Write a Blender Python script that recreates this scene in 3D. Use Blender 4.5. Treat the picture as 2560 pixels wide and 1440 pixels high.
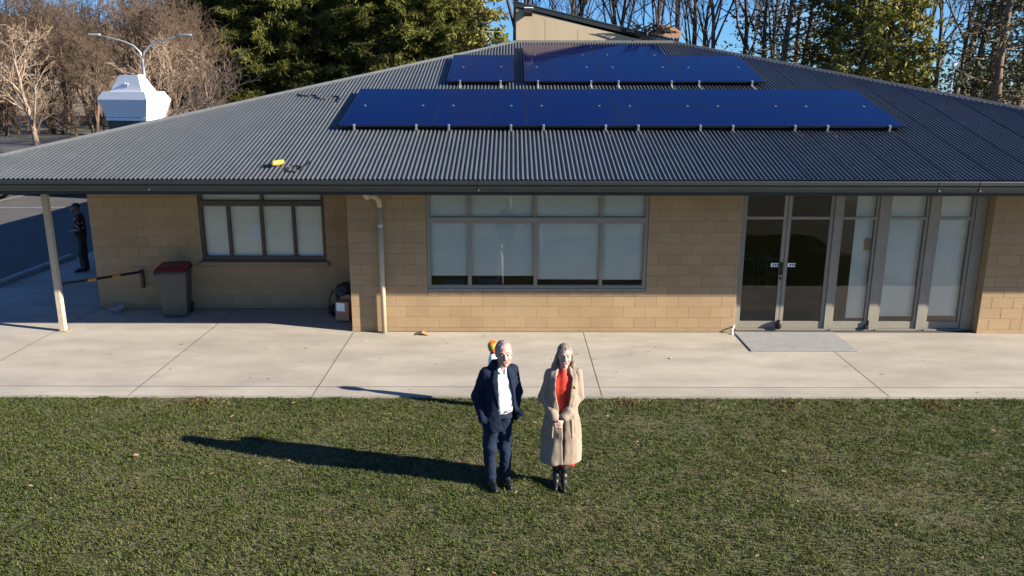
import bpy, bmesh, math, random
import numpy as np
from mathutils import Vector, Matrix, Euler

random.seed(7); np.random.seed(7)
for o in list(bpy.data.objects): bpy.data.objects.remove(o)
scene = bpy.context.scene
C = scene.collection
R = math.radians

# ------------------------------------------------------------------ camera
cam_d = bpy.data.cameras.new('camera'); cam = bpy.data.objects.new('camera', cam_d); C.objects.link(cam)
cam.location = (0, 0, 4.374)
cam.rotation_euler = (R(90 - 14.036), R(-0.12), 0)
cam_d.sensor_width = 36; cam_d.lens = 28.0; cam_d.clip_start = .1; cam_d.clip_end = 6000
scene.camera = cam

# ------------------------------------------------------------------ sky and sun
SUN_EL, SUN_AZ = 21.5, 106.5            # azimuth clockwise from +Y (the viewing direction)
wd = bpy.data.worlds.new('World'); scene.world = wd; wd.use_nodes = True
nt = wd.node_tree; nt.nodes.clear()
sky = nt.nodes.new('ShaderNodeTexSky'); sky.sky_type = 'NISHITA'; sky.sun_disc = False
sky.sun_elevation = R(SUN_EL); sky.sun_rotation = R(SUN_AZ)
sky.altitude = 600; sky.air_density = 1.0; sky.dust_density = .15; sky.ozone_density = 4.0
tint = nt.nodes.new('ShaderNodeMixRGB'); tint.blend_type = 'MULTIPLY'; tint.inputs[0].default_value = 1
tint.inputs[2].default_value = (.46, .76, 1.16, 1)
tc = nt.nodes.new('ShaderNodeTexCoord')
mp = nt.nodes.new('ShaderNodeMapping'); mp.inputs['Scale'].default_value = (1, 1, 3.2)
cl = nt.nodes.new('ShaderNodeTexNoise'); cl.inputs['Scale'].default_value = 4.5; cl.inputs['Detail'].default_value = 7
cr = nt.nodes.new('ShaderNodeValToRGB'); cr.color_ramp.elements[0].position = .55; cr.color_ramp.elements[1].position = .8
cr.color_ramp.elements[0].color = (0, 0, 0, 1); cr.color_ramp.elements[1].color = (.55, .55, .55, 1)
cm = nt.nodes.new('ShaderNodeMixRGB'); cm.inputs[2].default_value = (4.2, 4.6, 5.2, 1)
bg = nt.nodes.new('ShaderNodeBackground'); bg.inputs['Strength'].default_value = .05
wo = nt.nodes.new('ShaderNodeOutputWorld')
L = nt.links.new
L(sky.outputs[0], tint.inputs[1]); L(tc.outputs['Generated'], mp.inputs[0]); L(mp.outputs[0], cl.inputs['Vector'])
L(cl.outputs['Fac'], cr.inputs[0]); L(cr.outputs[0], cm.inputs[0]); L(tint.outputs[0], cm.inputs[1])
L(cm.outputs[0], bg.inputs['Color']); L(bg.outputs[0], wo.inputs['Surface'])
sd = bpy.data.lights.new('sun', 'SUN'); sun = bpy.data.objects.new('sun', sd); C.objects.link(sun)
sd.energy = 5.0; sd.angle = R(.53); sd.color = (1, .91, .77)
ts = Vector((math.sin(R(SUN_AZ)) * math.cos(R(SUN_EL)), math.cos(R(SUN_AZ)) * math.cos(R(SUN_EL)), math.sin(R(SUN_EL))))
sun.rotation_euler = (-ts).to_track_quat('-Z', 'Y').to_euler(); sun.location = ts * 60
vs = scene.view_settings; vs.view_transform = 'Standard'; vs.look = 'None'; vs.exposure = 1.65; vs.gamma = 1; vs.use_curve_mapping = False

# ------------------------------------------------------------------ materials
def mat(name, col, rough=.8, var=.12, scale=6., bump=0., bscale=60., metal=0., spec=.5, objvar=0., col2=None, detail=6., stretch=None, island=0.):
    m = bpy.data.materials.new(name); m.use_nodes = True
    n = m.node_tree.nodes; l = m.node_tree.links.new
    b = n['Principled BSDF']; b.inputs['Roughness'].default_value = rough; b.inputs['Metallic'].default_value = metal
    b.inputs['Specular IOR Level'].default_value = spec
    tcn = n.new('ShaderNodeTexCoord'); src = tcn.outputs['Object']
    if objvar: src = n.new('ShaderNodeNewGeometry').outputs['Position']
    if stretch:
        mpn = n.new('ShaderNodeMapping'); mpn.inputs['Scale'].default_value = stretch; l(src, mpn.inputs[0]); src = mpn.outputs[0]
    nz = n.new('ShaderNodeTexNoise'); nz.inputs['Scale'].default_value = scale; nz.inputs['Detail'].default_value = detail; nz.inputs['Roughness'].default_value = .65
    l(src, nz.inputs['Vector'])
    rp = n.new('ShaderNodeValToRGB'); rp.color_ramp.elements[0].position = .3; rp.color_ramp.elements[1].position = .7
    c2 = col2 or [min(1, c * (1 + var)) for c in col]; c1 = col if col2 else [c * (1 - var) for c in col]
    rp.color_ramp.elements[0].color = (*c1, 1); rp.color_ramp.elements[1].color = (*c2, 1)
    l(nz.outputs['Fac'], rp.inputs[0]); out = rp.outputs[0]
    if objvar or island:
        if objvar: ob = n.new('ShaderNodeObjectInfo'); rnd = ob.outputs['Random']
        else: ob = n.new('ShaderNodeNewGeometry'); rnd = ob.outputs['Random Per Island']
        a = objvar or island
        mr = n.new('ShaderNodeMapRange'); mr.inputs[3].default_value = 1 - a; mr.inputs[4].default_value = 1 + a; l(rnd, mr.inputs[0])
        hs = n.new('ShaderNodeMixRGB'); hs.blend_type = 'MULTIPLY'; hs.inputs[0].default_value = 1
        l(out, hs.inputs[1]); l(mr.outputs[0], hs.inputs[2]); out = hs.outputs[0]
    l(out, b.inputs['Base Color'])
    if bump:
        n2 = n.new('ShaderNodeTexNoise'); n2.inputs['Scale'].default_value = bscale; n2.inputs['Detail'].default_value = 4; l(src, n2.inputs['Vector'])
        bp = n.new('ShaderNodeBump'); bp.inputs['Strength'].default_value = bump; bp.inputs['Distance'].default_value = .02
        l(n2.outputs['Fac'], bp.inputs['Height']); l(bp.outputs[0], b.inputs['Normal'])
    m['b'] = 1
    return m

def glass_mat(name, tint=(1, 1, 1), rough=.01, refl=1.0):
    m = bpy.data.materials.new(name); m.use_nodes = True
    n = m.node_tree.nodes; l = m.node_tree.links.new; n.clear()
    o = n.new('ShaderNodeOutputMaterial'); t = n.new('ShaderNodeBsdfTransparent'); t.inputs[0].default_value = (*tint, 1)
    g = n.new('ShaderNodeBsdfGlossy'); g.inputs['Roughness'].default_value = rough
    fr = n.new('ShaderNodeFresnel'); fr.inputs[0].default_value = 1.52
    ml = n.new('ShaderNodeMath'); ml.operation = 'MULTIPLY'; ml.inputs[1].default_value = 1.25 * refl
    tcn = n.new('ShaderNodeTexCoord'); nz = n.new('ShaderNodeTexNoise'); nz.inputs['Scale'].default_value = 1.3; l(tcn.outputs['Object'], nz.inputs['Vector'])
    bp = n.new('ShaderNodeBump'); bp.inputs['Strength'].default_value = .05; bp.inputs['Distance'].default_value = .05
    l(nz.outputs['Fac'], bp.inputs['Height']); l(bp.outputs[0], g.inputs['Normal'])
    mx = n.new('ShaderNodeMixShader'); l(fr.outputs[0], ml.inputs[0]); l(ml.outputs[0], mx.inputs[0]); l(t.outputs[0], mx.inputs[1]); l(g.outputs[0], mx.inputs[2]); l(mx.outputs[0], o.inputs[0])
    return m

M = {}
M['concrete'] = mat('concrete', (.25, .225, .19), .9, scale=1.15, col2=(.385, .35, .295), bump=.25, bscale=45, objvar=.04, detail=9, stretch=(.6, 1.4, 1))
M['joint'] = mat('joint_dirt', (.05, .045, .04), 1, .2)
M['asphalt'] = mat('asphalt', (.066, .063, .060), .92, .25, 1.2, bump=.6, bscale=160)
M['soil'] = mat('lawn_soil', (.050, .060, .014), 1, scale=1.5, col2=(.105, .08, .04), bump=.8, bscale=40)
M['field'] = mat('far_field', (.10, .095, .05), 1, scale=.15, col2=(.16, .13, .08))
M['block'] = mat('block_paint', (.295, .198, .100), .85, scale=1.1, col2=(.36, .248, .134), bump=.35, bscale=90, objvar=.065)
M['mortar'] = mat('mortar', (.315, .218, .115), .95, .08, 12)
M['roof'] = mat('roof_steel', (.056, .063, .068), .5, .14, 2.5, spec=.35, objvar=.04, bump=.0)
M['cap'] = mat('roof_capping', (.095, .10, .10), .5, .15, 5)
M['gutter'] = mat('gutter_paint', (.017, .021, .021), .45, .15, 3)
M['timber_dark'] = mat('soffit', (.12, .08, .045), .8, .15, 4)
M['frame_grey'] = mat('frame_grey', (.23, .21, .165), .55, .08, 5)
M['frame_brown'] = mat('frame_brown', (.07, .052, .038), .6, .15, 6)
M['sill'] = mat('sill_paint', (.25, .17, .09), .8, .12, 5)
M['blind'] = mat('blind_fabric', (.90, .87, .70), .9, .05, 3, bump=.1, bscale=200)
M['glass'] = glass_mat('window_glass')
M['glass_dark'] = glass_mat('door_glass', (.55, .57, .58))
M['room'] = mat('room_wall', (.22, .19, .15), .9, .1)
M['carpet'] = mat('carpet', (.05, .05, .06), 1, .2, 30)
M['cream'] = mat('cream_cladding', (.40, .32, .205), .8, .06, 1.2)
M['pipe'] = mat('downpipe_paint', (.42, .36, .25), .5, .06, 6)
M['post'] = mat('post_paint', (.42, .35, .25), .7, .1, 6)
M['white'] = mat('white_paint', (.74, .74, .73), .6, .05, 3)
M['black'] = mat('black_plastic', (.012, .012, .013), .45, .2, 8)
M['alu'] = mat('aluminium', (.62, .63, .65), .35, .08, 8, metal=.9)
M['galv'] = mat('galvanised', (.42, .45, .48), .5, .15, 6, metal=.6)
M['paper'] = mat('paper', (.88, .89, .92), .9, .04)
M['card'] = mat('cardboard', (.36, .20, .12), .9, .12, 8)
M['yellow'] = mat('yellow_plastic', (.42, .28, .045), .5, .08)
M['amber'] = mat('amber_band', (.40, .20, .04), .5, .15)
M['orange'] = mat('orange_plastic', (.85, .16, .012), .5, .08)
M['binbody'] = mat('bin_plastic', (.045, .055, .045), .55, .15, 6)
M['binlid'] = mat('bin_lid', (.16, .012, .02), .5, .12, 6)
M['mat_grey'] = mat('rubber_mat', (.25, .252, .25), .95, .12, 5, bump=.5, bscale=160)
M['sleeper'] = mat('kerb_concrete', (.25, .245, .24), .9, .2, 5, bump=.4, bscale=30)
M['bark_pale'] = mat('bark_pale', (.26, .19, .135), .95, .25, 3)
M['bark_brown'] = mat('bark_brown', (.105, .070, .045), .95, .3, 3, objvar=.25)
M['bark_dark'] = mat('bark_dark', (.055, .04, .032), .95, .3, 3, objvar=.2)
M['hill'] = mat('hill_brush', (.07, .06, .04), 1, scale=.02, col2=(.20, .15, .10), detail=10)
M['hill_blue'] = mat('hill_forest_haze', (.02, .045, .10), 1, .3, .004)  # distance haze put into the forest colour as blue

def leafmat(name, a, b, isl=.35):
    m = mat(name, a, .75, scale=.6, col2=b, island=isl, spec=.25)
    bs = m.node_tree.nodes['Principled BSDF']
    tr = m.node_tree.nodes.new('ShaderNodeBsdfTranslucent'); mx = m.node_tree.nodes.new('ShaderNodeMixShader'); mx.inputs[0].default_value = .19
    src = bs.inputs['Base Color'].links[0].from_socket; m.node_tree.links.new(src, tr.inputs[0])
    out = m.node_tree.nodes['Material Output']
    m.node_tree.links.new(bs.outputs[0], mx.inputs[1]); m.node_tree.links.new(tr.outputs[0], mx.inputs[2]); m.node_tree.links.new(mx.outputs[0], out.inputs[0])
    return m
M['pine'] = leafmat('pine_needles', (.038, .050, .010), (.175, .175, .036))
M['casu'] = leafmat('casuarina_needles', (.085, .085, .018), (.26, .24, .05))
M['gum'] = leafmat('gum_leaves', (.02, .024, .012), (.08, .08, .035))

def panel_mat():
    m = bpy.data.materials.new('solar_cells'); m.use_nodes = True
    n = m.node_tree.nodes; l = m.node_tree.links.new; b = n['Principled BSDF']
    tcn = n.new('ShaderNodeTexCoord'); br = n.new('ShaderNodeTexBrick')
    br.offset = 0; br.inputs['Scale'].default_value = 1; br.inputs['Brick Width'].default_value = .165; br.inputs['Row Height'].default_value = .165
    br.inputs['Mortar Size'].default_value = .0022; br.inputs['Color1'].default_value = (.0004, .0026, .036, 1); br.inputs['Color2'].default_value = (.0005, .0029, .040, 1); br.inputs['Mortar'].default_value = (.002, .0055, .034, 1)
    l(tcn.outputs['Object'], br.inputs['Vector']); b.inputs['Specular IOR Level'].default_value = .19; l(br.outputs['Color'], b.inputs['Base Color'])
    b.inputs['Roughness'].default_value = .09; b.inputs['IOR'].default_value = 1.5; b.inputs['Coat Weight'].default_value = 0
    return m
M['cells'] = panel_mat(); M['pframe'] = mat('panel_frame', (.004, .006, .016), .35, .1)

# ------------------------------------------------------------------ helpers
def link(name, me, m=None, parent=None):
    o = bpy.data.objects.new(name, me); C.objects.link(o)
    if m is not None and me is not None and not me.materials:
        for k in (m if isinstance(m, (list, tuple)) else [m]): me.materials.append(M[k] if isinstance(k, str) else k)
    if parent is not None: o.parent = parent
    return o
def tag(o, label=None, cat=None, group=None, kind=None):
    if label: o['label'] = label
    if cat: o['category'] = cat
    if group: o['group'] = group
    if kind: o['kind'] = kind
    return o
def empty(name, loc=(0, 0, 0), rz=0, label=None, cat=None, group=None):
    o = bpy.data.objects.new(name, None); C.objects.link(o); o.location = loc; o.rotation_euler = (0, 0, rz); o.empty_display_size = .2
    return tag(o, label, cat, group)
def pydata(name, v, f, smooth=False):
    me = bpy.data.meshes.new(name); me.from_pydata([tuple(map(float, p)) for p in v], [], f)
    if smooth: me.polygons.foreach_set('use_smooth', [True] * len(me.polygons))
    me.update(); return me
class MB:
    """collects simple solids into one mesh"""
    def __init__(s): s.v = []; s.f = []
    def box(s, x0, x1, y0, y1, z0, z1, b=0):
        if b:
            bm = bmesh.new(); bmesh.ops.create_cube(bm, size=1)
            for q in bm.verts: q.co = Vector(((x0 + x1) / 2 + q.co.x * (x1 - x0), (y0 + y1) / 2 + q.co.y * (y1 - y0), (z0 + z1) / 2 + q.co.z * (z1 - z0)))
            bmesh.ops.bevel(bm, geom=bm.edges[:], offset=b, segments=1, affect='EDGES')
            n = len(s.v); bm.verts.index_update(); s.v += [tuple(q.co) for q in bm.verts]; s.f += [[n + q.index for q in p.verts] for p in bm.faces]; bm.free(); return s
        n = len(s.v)
        s.v += [(x0, y0, z0), (x1, y0, z0), (x1, y1, z0), (x0, y1, z0), (x0, y0, z1), (x1, y0, z1), (x1, y1, z1), (x0, y1, z1)]
        s.f += [[n + i for i in q] for q in ((0, 3, 2, 1), (4, 5, 6, 7), (0, 1, 5, 4), (1, 2, 6, 5), (2, 3, 7, 6), (3, 0, 4, 7))]
        return s
    def prism(s, poly, axis, a, b):
        """poly of 2-D points extruded along axis 'x','y' or 'z' from a to b"""
        n = len(s.v); k = len(poly)
        for t in (a, b):
            for (p, q) in poly: s.v.append({'x': (t, p, q), 'y': (p, t, q), 'z': (p, q, t)}[axis])
        s.f.append([n + i for i in range(k)][::-1]); s.f.append([n + k + i for i in range(k)])
        for i in range(k): j = (i + 1) % k; s.f.append([n + i, n + j, n + k + j, n + k + i])
        return s
    def tube(s, pts, r, n=8, cap=True):
        pts = [Vector(p) for p in pts]; rs = r if isinstance(r, (list, tuple)) else [r] * len(pts)
        base = len(s.v); up = Vector((.123, .31, .94)).normalized()
        for i, p in enumerate(pts):
            d = (pts[min(i + 1, len(pts) - 1)] - pts[max(i - 1, 0)]).normalized()
            u = d.cross(up); u = u.normalized() if u.length > 1e-4 else Vector((1, 0, 0)); w = d.cross(u).normalized()
            for k in range(n):
                a = 2 * math.pi * k / n; s.v.append(tuple(p + (u * math.cos(a) + w * math.sin(a)) * rs[i]))
        for i in range(len(pts) - 1):
            for k in range(n):
                a = base + i * n + k; b = base + i * n + (k + 1) % n; s.f.append([a, b, b + n, a + n])
        if cap: s.f.append([base + k for k in range(n)]); s.f.append([base + (len(pts) - 1) * n + k for k in range(n)][::-1])
        return s
    def lathe(s, prof, n=16, c=(0, 0)):
        base = len(s.v)
        for (r, z) in prof:
            for k in range(n): a = 2 * math.pi * k / n; s.v.append((c[0] + r * math.cos(a), c[1] + r * math.sin(a), z))
        for i in range(len(prof) - 1):
            for k in range(n): a = base + i * n + k; b = base + i * n + (k + 1) % n; s.f.append([a, b, b + n, a + n])
        s.f.append([base + k for k in range(n)][::-1]); s.f.append([base + (len(prof) - 1) * n + k for k in range(n)])
        return s
    def mesh(s, name, smooth=False):
        me = pydata(name, s.v, s.f, smooth)
        bm = bmesh.new(); bm.from_mesh(me); bmesh.ops.recalc_face_normals(bm, faces=bm.faces); bm.to_mesh(me); bm.free(); return me
    def build(s, name, m, parent=None, smooth=False): return link(name, s.mesh(name, smooth), m, parent)
def struct(o): o['kind'] = 'structure'; return o
def copy_tree(o, parent=None):
    c = o.copy(); C.objects.link(c); c.parent = parent
    for ch in o.children: copy_tree(ch, c)
    return c

# ------------------------------------------------------------------ ground
struct(MB().box(-900, 900, -60, 1500, -.6, -.16).build('ground', 'field'))
struct(MB().box(-14, 14, -8, 10.955, -.5, -.035).build('lawn', 'soil'))
struct(MB().box(-60, -11.62, 10.9, 76, -.3, -.06).build('car_park', 'asphalt'))
struct(MB().box(-11.6, 60, 32.2, 45, -.3, -.055).build('rear_driveway', 'asphalt'))
struct(MB().box(-20.8, -20.7, 30.3, 34, -.058, -.056).build('parking_line', 'sleeper'))
struct(MB().box(-30, -12.5, 30.2, 30.28, -.058, -.056).build('parking_line', 'sleeper'))
pb = struct(MB().box(-11.6, 15, 10.97, 32, -.3, -.009).build('path', 'joint'))
pb['label'] = 'pale concrete path along the front of the building'
g = .001
xs = [-11.6, -8.45, -5.62, -2.92, 1.33, 5.55, 9.8, 15]
for i in range(len(xs) - 1):
    a, b = xs[i] + g, xs[i + 1] - g
    back = 15.72 if b < -2.9 and a > -8.5 else (14.13 if a > -3 else 17.4)
    MB().box(a, b, 11.325, back, -.008, 0).build('slab', 'concrete', pb)
    MB().box(a, b, 10.96, 11.318, -.14, 0).build('slab', 'concrete', pb)
for (a, b) in ((17.42, 20.6), (20.62, 24), (24.02, 28), (28.02, 32)):
    MB().box(-11.59, -8.46, a, b, -.008, 0).build('slab', 'concrete', pb)
for q_ in xs[1:-1]: MB().box(q_ - .006, q_ + .006, 10.962, 11.318, -.005, .0015).box(q_ - .006, q_ + .006, 11.332, 14.1 if q_ > -2.95 else 15.7, -.005, .0015).build('joint_seal', 'joint', pb)
MB().box(-11.6, 15, 11.319, 11.331, -.005, .0015).build('joint_seal', 'joint', pb)
mt = MB().box(4.12, 5.96, 13.02, 14.12, .003, .016, .004).build('door_mat', 'mat_grey')
tag(mt, 'grey rectangular door mat on the concrete before the glass doors', 'door mat')
kb = MB()
for (a, b) in ((12.2, 14.4), (14.45, 16.7), (17.4, 20.64)):
    k = MB().prism([(-11.78, -.05), (-11.52, -.05), (-11.54, .09), (-11.58, .12), (-11.72, .12), (-11.76, .09)], 'y', a, b).build('kerb_block', 'sleeper')
    tag(k, {12.2: 'weathered concrete wheel stop nearest the lawn, at the edge of the car park', 14.45: 'weathered concrete wheel stop level with the verandah post', 17.4: 'long pale concrete wheel stop in the shade left of the verandah post'}[a], 'wheel stop', 'wheel stops along the path edge')
# hills far behind
def hill(name, x0, x1, y, h, m, seed, sl=140):
    rnd = np.random.RandomState(seed); n = 60; xx = np.linspace(x0, x1, n); prof = h * np.sin(np.linspace(0, math.pi, n)) ** .7
    for fq in (3, 7, 15, 29): prof = prof * (1 + .22 / fq ** .5 * np.sin(np.linspace(0, fq * 2.2, n) + rnd.rand() * 6))
    v = []; f = []
    for j, t in enumerate(np.linspace(0, 1, 9)):
        for i in range(n): v.append((xx[i], y + t * sl + rnd.randn() * 3, prof[i] * math.sin(t * math.pi / 2) + rnd.randn() * .4 * t * h / 20 - .2))
    for j in range(8):
        for i in range(n - 1): a = j * n + i; f.append([a, a + 1, a + n + 1, a + n])
    return struct(link(name, pydata(name, v, f, True), m))
hill('hill', -420, -20, 150, 24, 'hill', 3, 120)
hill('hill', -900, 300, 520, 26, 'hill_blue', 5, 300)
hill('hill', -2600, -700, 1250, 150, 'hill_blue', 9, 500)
# ------------------------------------------------------------------ the building
B = empty('community_building', (0, 14.15, 0), 0, 'tan block community building with grey corrugated hip roof', 'building')
def part(mb, name, m, parent=B, smooth=False):
    o = mb.build(name, m, parent, smooth)
    o.matrix_parent_inverse = Matrix.Translation((0, -14.15, 0))
    return o
def sub(mb, name, m, parent, smooth=False): return mb.build(name, m, parent, smooth)

BW, BH, Z0 = .4, .2, .08
_bm = {}
def block_mesh(w, h, m='block'):
    k = (round(w, 3), round(h, 3), m)
    if k not in _bm:
        x, z, t, c = w / 2 - .0022, h / 2 - .0022, .003, .003
        v = [(-x, 0, -z), (x, 0, -z), (x, 0, z), (-x, 0, z), (-x + c, -t, -z + c), (x - c, -t, -z + c), (x - c, -t, z - c), (-x + c, -t, z - c)]
        f = [(4, 5, 6, 7), (0, 1, 5, 4), (1, 2, 6, 5), (2, 3, 7, 6), (3, 0, 4, 7)]
        me = pydata('block', v, f); me.materials.append(M[m]); _bm[k] = me
    return _bm[k]
def block_wall(wall, x0, x1, y, holes, ztop=2.88, zpart=2.5, off=0.):
    """lay blocks on the face of a wall; the courses hidden behind the gutter are joined"""
    rest = MB(); rows = [(0, Z0)] + [(Z0 + BH * i, min(ztop, Z0 + BH * (i + 1))) for i in range(14) if Z0 + BH * i < ztop - .02]
    for r, (za, zb) in enumerate(rows):
        s = off + (BW / 2 if r % 2 else 0); edges = [x0]; q = math.floor((x0 - s) / BW) * BW + s
        while q < x1 - .03:
            if q > x0 + .03: edges.append(q)
            q += BW
        edges.append(x1)
        for a, b in zip(edges[:-1], edges[1:]):
            segs = [(a, b)]
            for (hx0, hx1, hz0, hz1) in holes:
                if zb > hz0 + .01 and za < hz1 - .01:
                    ns = []
                    for (p, t) in segs:
                        if t <= hx0 or p >= hx1: ns.append((p, t)); continue
                        if p < hx0 - .02: ns.append((p, hx0))
                        if t > hx1 + .02: ns.append((hx1, t))
                    segs = ns
            for (p, t) in segs:
                if t - p < .02: continue
                if za >= zpart or r == 0: rest.box(p + .0025, t - .0025, y - .003, y + .002, za + .0025, zb - .0025); continue
                o = link('block', block_mesh(t - p, zb - za), None, wall); o.location = ((p + t) / 2, y, (za + zb) / 2)
    if rest.v: o = sub(rest, 'upper_block_courses', 'block', wall); o['kind'] = 'stuff'
FY, RY, DY = 14.15, 15.74, 14.30
# mortar backing walls (openings left free)
w1 = MB()
w1.box(-2.94, -1.54, FY + .002, FY + .24, 0, 2.9); w1.box(2.46, 4.13, FY + .002, FY + .24, 0, 2.9); w1.box(-1.54, 2.46, FY + .002, FY + .24, 0, .68)
w1 = part(w1, 'wall', 'mortar')
block_wall(w1, -2.95, 4.13, FY, [(-1.54, 2.46, .68, 9)], off=.06)
w2 = MB()
w2.box(-8.41, -6.24, RY + .002, RY + .24, 0, 2.9); w2.box(-3.73, -2.96, RY + .002, RY + .24, 0, 2.9); w2.box(-6.24, -3.73, RY + .002, RY + .24, 0, .98)
w2 = part(w2, 'wall', 'mortar')
block_wall(w2, -8.42, -2.95, RY, [(-6.24, -3.73, .88, 9)], zpart=2.2, off=.1)
w3 = MB().box(8.61, 12.7, FY - .048, FY + .24, 0, 2.9); w3 = part(w3, 'wall', 'mortar')
block_wall(w3, 8.6, 9.4, FY - .05, [], off=.2)
block_wall(w3, 9.4, 12.7, FY - .05, [], zpart=-1, off=.2)
part(MB().box(-2.95, -2.72, FY + .25, RY + .2, 0, 2.9), 'wall', 'block')            # return wall
part(MB().box(-8.42, -8.18, RY + .25, 32, 0, 2.9), 'wall', 'block')                # side walls
part(MB().box(12.45, 12.7, FY + .25, 32, 0, 2.9), 'wall', 'block')
part(MB().box(-8.17, 12.44, 31.75, 32, 0, 2.9), 'wall', 'block')
# inside
part(MB().box(-2.7, 12.44, FY + .26, 31.7, .003, .012).box(-8.17, -2.705, RY + .26, 31.7, .003, .012), 'floor', 'carpet')
part(MB().box(-2.7, 12.44, FY + .26, 31.7, 2.70, 2.755).box(-8.17, -2.705, RY + .26, 31.7, 2.70, 2.755), 'ceiling', 'room')
part(MB().box(-8.17, 12.44, 21.2, 21.35, .02, 2.73), 'inner_wall', 'room')
part(MB().box(3.3, 3.42, FY + .26, 21.19, .02, 2.73), 'inner_wall', 'room')
part(MB().box(-2.71, -2.6, RY + .21, 21.19, .02, 2.73), 'inner_wall', 'room')
# sill courses
for i in range(20):
    o = link('sill_brick', block_mesh(.2, .095), None, w1); o.location = (-1.54 + .1 + .2 * i, FY - .004, .73)
sub(MB().box(-1.54, 2.46, FY + .003, FY + .22, .682, .775), 'sill_bed', 'mortar', w1)
sub(MB().box(-6.30, -3.68, RY - .07, RY + .16, .885, .985, .012), 'window_sill', 'sill', w2)

# windows: frame > mullion, pane, blind
def window(name, x0, x1, z0, z1, y, lower, upper, zt, fm, blinds_l, blinds_u, lab, gapx=.002, t=.05, mw=.018):
    f = MB(); d0, d1 = y + .02, y + .10
    f.box(x0, x0 + t, d0, d1, z0, z1); f.box(x1 - t, x1, d0, d1, z0, z1)
    f.box(x0 + t, x1 - t, d0, d1, z0, z0 + .07); f.box(x0 + t, x1 - t, d0, d1, z1 - t, z1)
    f.box(x0 + t, x1 - t, d0 - .012, d1, zt - .045, zt + .045)
    f.box(x0 - .004, x1 + .004, d0 - .022, d0 + .03, z0 - .02, z0 + .02)
    fr = part(f, name, fm); tag(fr, lab)
    for (cols, za, zb, bl) in ((lower, z0 + .07, zt - .045, blinds_l), (upper, zt + .045, z1 - t, blinds_u)):
        ed = [x0 + t] + list(cols) + [x1 - t]
        for c in cols: sub(MB().box(c - mw, c + mw, d0 + .006, d1 - .004, za, zb, .004), 'mullion', fm, fr)
        for i in range(len(ed) - 1):
            a, b = ed[i] + (mw if i else 0), ed[i + 1] - (mw if i < len(ed) - 2 else 0)
            s = MB(); w_ = .016
            s.box(a, a + w_, d0 + .012, d1 - .02, za, zb); s.box(b - w_, b, d0 + .012, d1 - .02, za, zb); s.box(a + w_, b - w_, d0 + .012, d1 - .02, za, za + w_); s.box(a + w_, b - w_, d0 + .012, d1 - .02, zb - w_, zb)
            sub(s, 'sash', fm, fr)
            sub(MB().box(a + w_, b - w_, d0 + .035, d0 + .041, za + w_, zb - w_), 'pane', 'glass', fr)
            bz = bl[i]
            if bz is not None: sub(MB().box(a + gapx, b - gapx, d1 + .03, d1 + .033, max(za - .03, bz), zb + .05), 'blind', 'blind', fr)
            if bz is not None and bz > za: sub(MB().box(a + gapx, b - gapx, d1 + .024, d1 + .038, bz - .022, bz), 'blind_bar', 'blind', fr)
    return fr
window('window', -1.535, 2.455, .80, 2.78, FY, (-.765, .435, 1.625), (-.765, .42, 1.61), 2.09, 'frame_grey', (1.06, 1.06, .995, .99), (0, 0, 0, 0), 'wide grey framed window of eight panes with drawn blinds')
window('window', -6.235, -3.735, 1.0, 2.7, RY, (-5.66, -5.0, -4.36), (-4.97,), 2.16, 'frame_brown', (1.11, 1.04, 1.04, 1.11), (0, 0), 'dark brown framed window of six panes under the eave')
# glazed doors and sidelights
st = [(4.13, 4.225), (4.93, 5.0), (5.01, 5.085), (5.85, 5.965), (6.66, 6.82), (7.57, 7.72), (8.40, 8.60)]
f = MB()
for (a, b) in ((4.13, 4.20), (5.85, 5.965), (6.66, 6.82), (7.57, 7.72), (8.40, 8.60)): f.box(a, b, DY, DY + .11, 0.0, 2.8)
f.box(4.20, 8.40, DY + .01, DY + .10, 2.74, 2.8)
for (a, b) in ((4.20, 5.85), (5.965, 6.66), (6.82, 7.57), (7.72, 8.40)): f.box(a, b, DY - .01, DY + .12, -.005, .022)
fr = part(f, 'door_frame', 'frame_grey'); tag(fr, 'tall grey frame of the glass doors and side panels')
def leaf(name, a, b, fm='frame_grey', gl='glass', zb=.03, stile=.05, bl=None, bar=.13, x_blind=None):
    s = MB(); y0, y1 = DY + .03, DY + .075
    s.box(a, a + stile, y0, y1, zb, 2.73); s.box(b - stile, b, y0, y1, zb, 2.73)
    s.box(a + stile, b - stile, y0, y1, zb, zb + bar); s.box(a + stile, b - stile, y0, y1, 2.085, 2.135); s.box(a + stile, b - stile, y0, y1, 2.68, 2.73)
    o = part(s, name, fm)
    for (z0, z1) in ((zb + bar, 2.085), (2.135, 2.68)): sub(MB().box(a + stile, b - stile, y0 + .02, y0 + .026, z0, z1), 'pane', gl, o)
    if bl is not None:
        xa = a + .02 if x_blind is None else x_blind
        sub(MB().box(xa, b - .02, DY + .16, DY + .163, bl, 2.74), 'blind', 'blind', o)
        sub(MB().box(xa, b - .02, DY + .152, DY + .17, bl - .03, bl), 'blind_bar', 'blind', o)
    return o
d1 = leaf('door', 4.205, 5.0, gl='glass_dark', stile=.065); tag(d1, 'left glass leaf of the double door')
d2 = leaf('door', 5.012, 5.845, gl='glass_dark', stile=.065); tag(d2, 'right glass leaf of the double door')
leaf('side_panel', 5.97, 6.655, bl=.22, x_blind=6.30); leaf('side_panel', 6.825, 7.565, bl=.26); leaf('side_panel', 7.725, 8.395, bl=.27)
sub(MB().box(4.955, 4.975, DY - .03, DY + .03, 1.08, 1.26, .004).box(4.94, 4.99, DY + .01, DY + .03, 1.05, 1.29, .004), 'door_handle', 'black', d1)
sub(MB().box(4.945, 4.985, DY + .008, DY + .03, .96, 1.01, .006), 'lock', 'black', d1)
sub(MB().box(4.78, 4.92, DY + .044, DY + .049, 1.20, 1.27), 'push_sign', 'paper', d1)
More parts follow.
